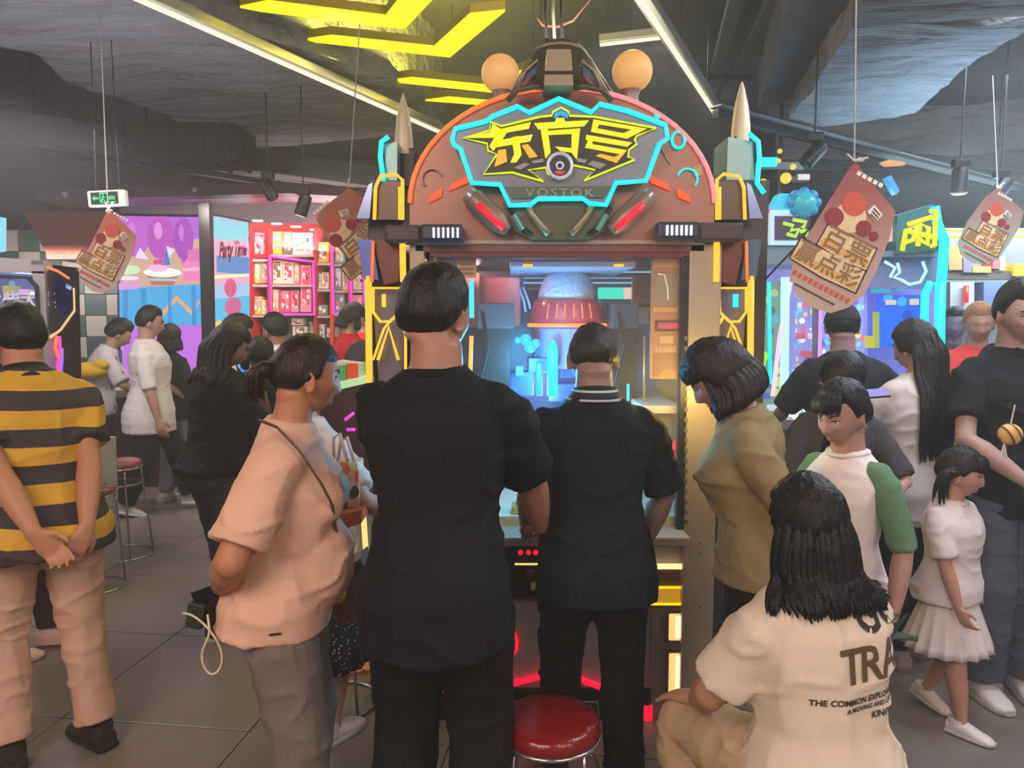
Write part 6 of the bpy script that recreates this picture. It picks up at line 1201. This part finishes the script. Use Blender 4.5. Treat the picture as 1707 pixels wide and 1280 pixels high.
for x, y in ((1318, 690), (1330, 684), (1343, 683), (1326, 694)): MB().ball(P(x, y, 4.72), .02, 10, 8).build('bright_bulb', glow('bulb_white', 'f4faff', 1.4), A['t'])
for x, y, c in ((1338, 560, 'e05070'), (1346, 590, 'e04c60'), (1344, 660, 'e08050'), (1390, 560, 'd0b0f0'), (1276, 500, 'c8d850'), (1274, 660, '5060d0'), (1290, 680, 'e0f0ff'), (1400, 640, 'a080f0'), (1352, 560, 'f0f0ff')): A['r']('score_card', x - 9, y - 5, x + 9, y + 5, .2, .03, glow('card_' + c, c, .75))
A['r']('sign_case', 1284, 350, 1350, 408, -.04, .2, mat('sign_white', 'b8d4dc', .3, emit='a0c8d8', es=.6)); A['r']('sign_face', 1292, 360, 1350, 400, -.05, .02, mat('sign_plum', '4a3058', .3, emit='382048', es=.3))
for pts in ([(1306, 372), (1322, 376), (1318, 384), (1332, 382), (1326, 394), (1312, 390)], [(1322, 366), (1344, 370), (1338, 380)], [(1334, 386), (1346, 384), (1344, 394)]): A['n']('sign_scribble', pts, .012, glow('scribble_lime', 'b0f050', .95), -.06)
A['p']('sign_flap', [(1286, 346), (1300, 322), (1352, 324), (1352, 350)], -.02, .1, mat('flap_cyan', '30b8d8', .4, emit='20a8d0', es=.55)); MB().ball(P(1340, 340, 4.7), .075, 16, 12).build('top_dome', mat('dome_teal', '38a8b8', .3, emit='2898b0', es=.4), A['t'], smooth=True)
for i in range(8): a = i * math.pi / 4; MB().ball(P(1340 + 20 * math.cos(a), 338 + 17 * math.sin(a), 4.7), .035, 10, 8).build('dome_petal', mat('petal_blue', '2a88b8', .4, emit='1c78b0', es=.4), A['t'], smooth=True)
A['n']('pink_edge', [(1283, 348), (1286, 360)], .012, glow('edge_hot', 'ff40a0', 1.0)); A['r']('white_arm', 1330, 290, 1350, 300, 0, .1, M_alu)
Bm = machine('prize machine with yellow graffiti sign and thick cyan edge tubes near the right', 1440, 1580, 345, 900, 4.95, None)
Bm['r']('back_panel', 1440, 425, 1570, 760, .5, .05, mat('field_violet', '8a90d8', .35, emit='7078d0', es=.4)); Bm['r']('blue_screen', 1466, 492, 1540, 580, .2, .05, spots('screen_blue', '1c58d8', ['3c98f0', '1840a8', '60c0ff'], 10, .35, .3, emit=.8)); Bm['r']('header', 1440, 425, 1566, 480, .1, .1, mat('header_lilac', '9098c8', .35))
Bm['p']('sign_board', [(1496, 358), (1556, 340), (1562, 418), (1494, 424)], -.04, .1, mat('sign_teal', '3a7078', .3, emit='2a6068', es=.3)); Bm['r']('lower_body', 1440, 720, 1576, 905, .02, .6, mat('body_teal', '587884', .4, .2)); Bm['r']('top_panel', 1440, 418, 1570, 428, -.02, .6, mat('top_steel', '7a94a0', .35, .3))
for pts in ([(1504, 418), (1510, 384), (1528, 376), (1522, 400), (1508, 404)], [(1530, 410), (1534, 372), (1548, 380), (1546, 408), (1532, 398)], [(1550, 352), (1560, 350), (1558, 410), (1552, 410)], [(1510, 384), (1560, 396)], [(1514, 374), (1552, 362)]): Bm['n']('graffiti_letter', pts, .016, glow('graffiti_yellow', 'e8e808', .95), -.07)
for pts, r_ in (([(1558, 344), (1562, 372), (1574, 400), (1572, 440), (1568, 480)], .032), ([(1568, 470), (1566, 560), (1566, 660)], .034), ([(1552, 470), (1542, 490), (1540, 560), (1552, 640)], .026)): Bm['n']('edge_tube', pts, r_, G_cy, -.04)
Bm['n']('outline_neon', [(1475, 436), (1492, 446), (1484, 462)], .010, G_ice); Bm['n']('outline_neon', [(1496, 438), (1500, 454), (1490, 462), (1502, 466), (1516, 474), (1534, 470), (1544, 452), (1538, 436)], .010, G_ice)
for x, y, w_, h_, c in ((1455, 455, 22, 12, 'd04050'), (1455, 480, 30, 8, '40b8d8'), (1498, 470, 10, 14, '20c8d8'), (1458, 520, 8, 60, 'b8c840'), (1444, 560, 14, 20, 'd8d840'), (1480, 500, 14, 8, 'f0e8c0'), (1520, 498, 12, 10, 'f0e8d0')): Bm['r']('prize_card', x, y, x + w_, y + h_, .15, .03, glow('card_' + c, c, .7))
Bm['p']('side_fin', [(1478, 296), (1486, 292), (1500, 318), (1494, 324)], .0, .06, glow('fin_blue', '20a0f8', .9)); Bm['r']('round_sign', 1466, 372, 1488, 402, .0, .06, mat('sign_pale', 'b8d4e8', .4, emit='a0c0d8', es=.5))
Cm = machine('far machine with yellow light strips and toy prizes behind the right edge people', 1580, 1760, 380, 900, 6.2, None)
Cm['r']('back_panel', 1576, 380, 1760, 760, .4, .05, mat('far_steel', '6a7c88', .4)); Cm['r']('rail', 1578, 452, 1760, 466, 0, .1, mat('rail_dark', '3a4048', .4))
for y in (385, 395): Cm['n']('yellow_strip', [(1576, y), (1760, y - 2)], .014, glow('strip_yellow', 'f0e080', .95))
for x, y, w_, h_, c in ((1582, 410, 22, 40, '8a7048'), (1606, 430, 14, 24, '5a5a9a'), (1622, 444, 30, 10, 'd8c848'), (1655, 434, 12, 14, 'd04a60'), (1666, 428, 10, 22, '78b890'), (1690, 440, 40, 20, 'e8b820'), (1640, 470, 60, 40, '4a6898'), (1584, 470, 40, 60, '8aa0b0')): Cm['r']('prize_block', x, y, x + w_, y + h_, -.03, .15, mat('pz_' + c, c, .5))
Cm['n']('red_tube', [(1611, 476), (1610, 505)], .02, glow('tube_red', 'f03050', .9), -.06)
Dm = machine('dim round yellow lamps and teal light strips high behind the right tower', 1260, 1330, 250, 330, 5.6, None)
Dm['t']['category'] = 'lamp'; Dm['t'].name = 'lamp_cluster'
for x, y, r_ in ((1300, 252, 4), (1310, 297, 9), (1322, 278, 5), (1272, 305, 7), (1298, 268, 4)): MB().ball(P(x, y, 5.6), r_ * 5.6 / F, 14, 10).build('round_lamp', glow('round_yellow', 'f0d048', .95), Dm['t'], smooth=True)
Dm['r']('teal_strip', 1268, 262, 1296, 276, 0, .05, G_cy); Dm['r']('lamp_beam', 1262, 270, 1340, 282, .1, .05, mat('beam_steel', '6a7478', .4)); Dm['r']('lamp_post', 1296, 282, 1302, 330, .1, .05, M_dark); MB().tube([P(1300, 276, 5.72), Vector((P(1300, 276, 5.72).x, 5.72, 4.01))], .012, 6).build('hanger', M_black, Dm['t'])
o = pxprism([(1470, 270), (1482, 266), (1508, 270), (1510, 274), (1480, 276)], 5.4, .05).build('ceiling_fixture', glow('fixture_orange', 'e8a050', .8)); tag(o, 'small orange lit ceiling fixture above and right of the large banner', 'light')
# ---------------------------------------------------------------- things people hold or wear
def lm_(info, x, y, z): return info['M'] @ Vector((x, y, z))
def phone(label, c, Mx, col='16161a', screen=None, s=1.0):
    t = thing('phone', label, 'phone', c)
    MB().bbox(c, (.074 * s, .009, .155 * s), .004, rot=Mx).build('case', mat('phone_' + col, col, .25, .3), t)
    MB().bbox(c + Mx @ Vector((0, -.005, 0)), (.066 * s, .002, .145 * s), .001, rot=Mx).build('screen', screen or mat('screen_off', '0c0c10', .1), t)
    MB().bbox(c + Mx @ Vector((.018 * s, .006, .05 * s)), (.026 * s, .004, .036 * s), .002, rot=Mx).build('camera_bump', mat('phone_lens', '3a3c40', .2), t)
    return t
h = p2['sh'][1][2]; hw = p2['M'] @ h
pc = hw + Vector((-.022, -.03, -.05)); phone('black phone with cable plugged in, held behind the back of the peach tee woman', pc, rot(12, 0, -18), '1a1a1a', s=.80)
pw = MB(); pw.bbox(pc + Vector((-.03, -.02, -.01)), (.045, .018, .07), .006, rot=rot(0, 0, 10)); pw = pw.build('power_bank', mat('bank_dark', '2c2c2a', .35)); tag(pw, 'small dark power bank held together with the phone behind the back', 'power bank')
q = pc + Vector((-.06, -.03, -.0)); cbl = MB(); L_ = [q, q + Vector((.03, -.01, -.0)), q + Vector((.07, -.015, -.03)), q + Vector((.105, -.015, -.085)), q + Vector((.105, -.01, -.14)), q + Vector((.08, -.01, -.17)), q + Vector((.055, -.01, -.15)), q + Vector((.05, -.015, -.10)), q + Vector((.08, -.02, -.05)), q + Vector((.07, -.01, .0))]
Lb = []
for i in range(len(L_) - 2): Lb += bez((L_[i] + L_[i + 1]) / 2, L_[i + 1], (L_[i + 1] + L_[i + 2]) / 2, 5)[:-1]
cbl.tube([q] + Lb + [L_[-1]], .0032, 6); o = cbl.build('charging_cable', mat('cable_cream', 'd8c8a4', .5), smooth=True); tag(o, 'cream charging cable looping down from the phone behind the back', 'cable')
bl = MB(); bl.tube([hw + Vector((.032 * math.cos(a), .030 * math.sin(a), .012 + .008 * math.cos(a))) for a in [i * math.pi / 8 for i in range(16)]], .004, 6, True); o = bl.build('bracelet', mat('bead_pale', 'd8c0a8', .3, .3), smooth=True); tag(o, 'pale bead bracelet on the wrist of the peach tee woman', 'bracelet')
h = p6['M'] @ p6['sh'][-1][2]; bl = MB()
for i in range(14): a = i * math.pi / 7; bl.ball(h + Vector((.012 * math.sin(a), .030 * math.cos(a), .031 * math.sin(a))), .006, 8, 6)
o = bl.build('bracelet', mat('bead_red', '8a3a20', .3, .2), smooth=True); tag(o, 'red and gold bead bracelet on the wrist of the seated woman', 'bracelet')
# handbag of the peach woman
hb = thing('handbag', 'tan leather handbag with long strap on the far hip of the peach tee woman', 'bag', P(590, 1010, 2.28))
def hq(pts, Y, th, m, name): return pxprism([(x + 10, y) for x, y in pts], Y, th).build(name, m, hb)
hq([(566, 948), (590, 930), (622, 1010), (622, 1026), (556, 1042), (550, 990)], 2.22, .12, mat('leather_tan', '8a5c40', .5, bump=.2, bscale=60), 'bag_body'); hq([(568, 946), (590, 932), (596, 946), (578, 962)], 2.21, .02, mat('leather_dark', '4c3626', .5), 'bag_flap')
st = [p2['M'] @ Vector(v) for v in ()]
MB().tube([P(588, 936, 2.24), P(606, 974, 2.24), P(616, 1008, 2.24)], .006, 6).build('bag_edge', mat('leather_dark', '4c3626', .5), hb)
strap = [(432, 700, 1.93), (462, 712, 1.90), (500, 752, 1.88), (535, 805, 1.89), (553, 840, 1.94), (562, 900, 2.05), (570, 950, 2.2)]
MB().tube([P(*v) for v in strap], .007, 6, flat=.5).build('strap', mat('leather_strap', '5a4634', .5), hb, smooth=True)
ch = MB(); cp = P(564, 984, 2.16); ch.ball(cp, (.024, .022, .040), 14, 10); ch.ball(cp + Vector((0, 0, .045)), .012, 10, 8); o = ch.build('plush_charm', mat('charm_yellow', 'd0c020', .9, bump=.4, bscale=80), smooth=True); tag(o, 'yellow plush charm dangling from the tan handbag', 'charm')
MB().tube([cp + Vector((0, 0, .05)), P(566, 955, 2.2)], .003, 6).build('charm_cord', mat('cord_black', '2a2a2e'), o); MB().tube([cp + Vector((0, 0, -.04)), cp + Vector((.002, 0, -.10))], .004, 6).build('charm_tassel', mat('tassel_red', '8a2418', .7), o)
# patterned tote of the woman behind
tt = thing('tote_bag', 'floral patterned cloth tote held by the woman behind the peach tee woman', 'bag', P(582, 880, 2.55))
pxprism([(556, 768), (596, 772), (600, 862), (556, 862)], 2.52, .10).build('bag_body', spots('floral_cloth', 'd8b090', ['c83a24', '3a4c40', 'e8d8c0', '5a5450', 'd87038'], 17, .42, .7), tt)
for pts in ([(562, 772), (568, 735), (578, 728), (592, 774)], [(556, 772), (556, 730), (566, 722), (580, 772)]): pxtube(pts, 2.53, .006).build('handle', mat('tote_handle', 'd8b8ac', .6), tt, smooth=True)
o = pxprism([(556, 858), (604, 850), (602, 872), (580, 880), (556, 878)], 2.46, .12).build('orange_tray', mat('tray_orange', 'd0622c', .5)); tag(o, 'orange plastic tray edge under the floral tote', 'tray')
# phones and charms on the right
h = p9['M'] @ p9['sh'][-1][2]; phone('dark phone held flat by the man at the right edge', h + Vector((-.075, -.06, .035)), rot(0, 62, 80), '3a3a3c', mat('screen_grey', '8a9490', .2, emit='707c78', es=.3))
sc_ = thing('shell_charm', 'striped tan shell charm hanging from the phone of the man at right', 'charm', P(1684, 725, 2.72))
c = P(1684, 724, 2.72); MB().ball(c, (.045, .03, .040), 18, 12, M=rot(0, 0, 15)).build('shell', stripes('shell_stripes', ['d8a860', 'c89850', '4a3424', 'd8a860'], .030, (.8, 0, .5), .5), sc_, smooth=True)
MB().tube([c + Vector((0, 0, .04)), c + Vector((.004, -.01, .11))], .003, 6).build('cord', mat('cord_white', 'd8d0c8'), sc_)
for d in (-.012, 0, .012): MB().tube([c + Vector((-.02, 0, -.035)), c + Vector((-.02 + d, 0, -.09))], .0035, 6).build('tassel', mat('cord_white', 'd8d0c8'), sc_)
h = p10['M'] @ p10['sh'][-1][2]; phone('phone with a glowing violet screen raised by the long-haired woman', P(1456, 656, 3.0), rot(-20, 60, 78), '20202a', glow('screen_violet', 'a09ae8', .8), .75)
h = p12['M'] @ p12['sh'][1][2]; phone('black phone under the bent head of the teenager', P(1384, 752, 2.62), rot(10, 30, 30), '18181c')
h = p19['M'] @ p19['sh'][1][2]; phone('phone with blue glowing screen in the hand of the white tee person at left', P(418, 610, 4.45), rot(30, 50, 70), '1a1a30', glow('screen_blue_lit', '3c90ff', 1.1))
pxtube([(384, 562), (396, 590), (402, 622), (400, 650)], 4.62, .022).build('x', K_black).name = 'bag_strap'
o = bpy.data.objects['bag_strap']; tag(o, 'black bag strap across the back of the blue-phone holder', 'strap')
bb = MB(); c = P(416, 690, 3.95); bb.loft([(c + Vector((0, 0, -.14)), (1, 0, 0), (0, 1, 0), .11, .05, 3), (c, (1, 0, 0), (0, 1, 0), .12, .06, 3), (c + Vector((0, 0, .12)), (1, 0, 0), (0, 1, 0), .09, .05, 3)], 16); o = bb.build('shoulder_bag', mat('bag_russet', '5a2c24', .5, bump=.2, bscale=40), smooth=True); tag(o, 'russet shoulder bag beside the dark-topped woman at left', 'bag')
# ---------------------------------------------------------------- printing on clothes
b = text_mb('GO', .105, .003, 0, 1.05); b2 = text_mb('TRAVEL', .105, .003, 0, 1.02)
inkb = mat('ink_brown', '5a4a30', .7); inkg = mat('ink_green', '3c4c40', .7); inkk = mat('ink_black', '2c2a2a', .7)
def back_text(info, txt, size, x, z, m, bold=.002, name='print_lettering', d=(0, 1, 0), sx=1.0):
    b = text_mb(txt, size, bold, 0, 1.02); M = Matrix.Translation((x, 0, z)) @ Matrix.Scale(sx, 4, (1, 0, 0))
    return on_cloth(info, info['shirt'], b, M, d, name, m)
back_text(p6, 'GO', .115, .095, .925, inkk); back_text(p6, 'T', .115, -.025, .820, inkb); back_text(p6, 'RA', .115, .07, .820, inkb); back_text(p6, 'VEL', .115, .215, .820, inkg)
back_text(p6, 'THE COMMON EXPLORED NOT KNOWN', .020, .07, .742, inkk, .0006); back_text(p6, 'A MOVING AND LIVING YARN', .016, .07, .722, inkk, .0005); back_text(p6, 'KINGS', .022, .07, .698, inkk, .0006)
def front_text(info, txt, size, x, z, m, bold=.001):
    b = text_mb(txt, size, bold, 0, 1.02); M = Matrix.Rotation(math.pi, 4, 'Z'); M = Matrix.Translation((x, 0, z)) @ M
    return on_cloth(info, info['shirt'], b, M, (0, -1, 0), 'print_lettering', m)
front_text(p16, 'STA', .045, .02, 1.27, inkk); front_text(p25, 'Maker', .09, -.02, 1.14, inkk, .002)
def label_patch(info, x, z, w_, h_, d, m):
    b = MB(); b.add([(x - w_ / 2, 0, z - h_ / 2), (x + w_ / 2, 0, z - h_ / 2), (x + w_ / 2, 0, z + h_ / 2), (x - w_ / 2, 0, z + h_ / 2)], [(0, 1, 2, 3)])
    if abs(d[0]) > .5: b.v = [(0, v[0], v[2]) for v in b.v]
    return on_cloth(info, info['shirt'], b, Matrix.Identity(4), d, 'brand_patch', m)
label_patch(p2, .02, .80, .03, .007, (-1, 0, 0), inkk)
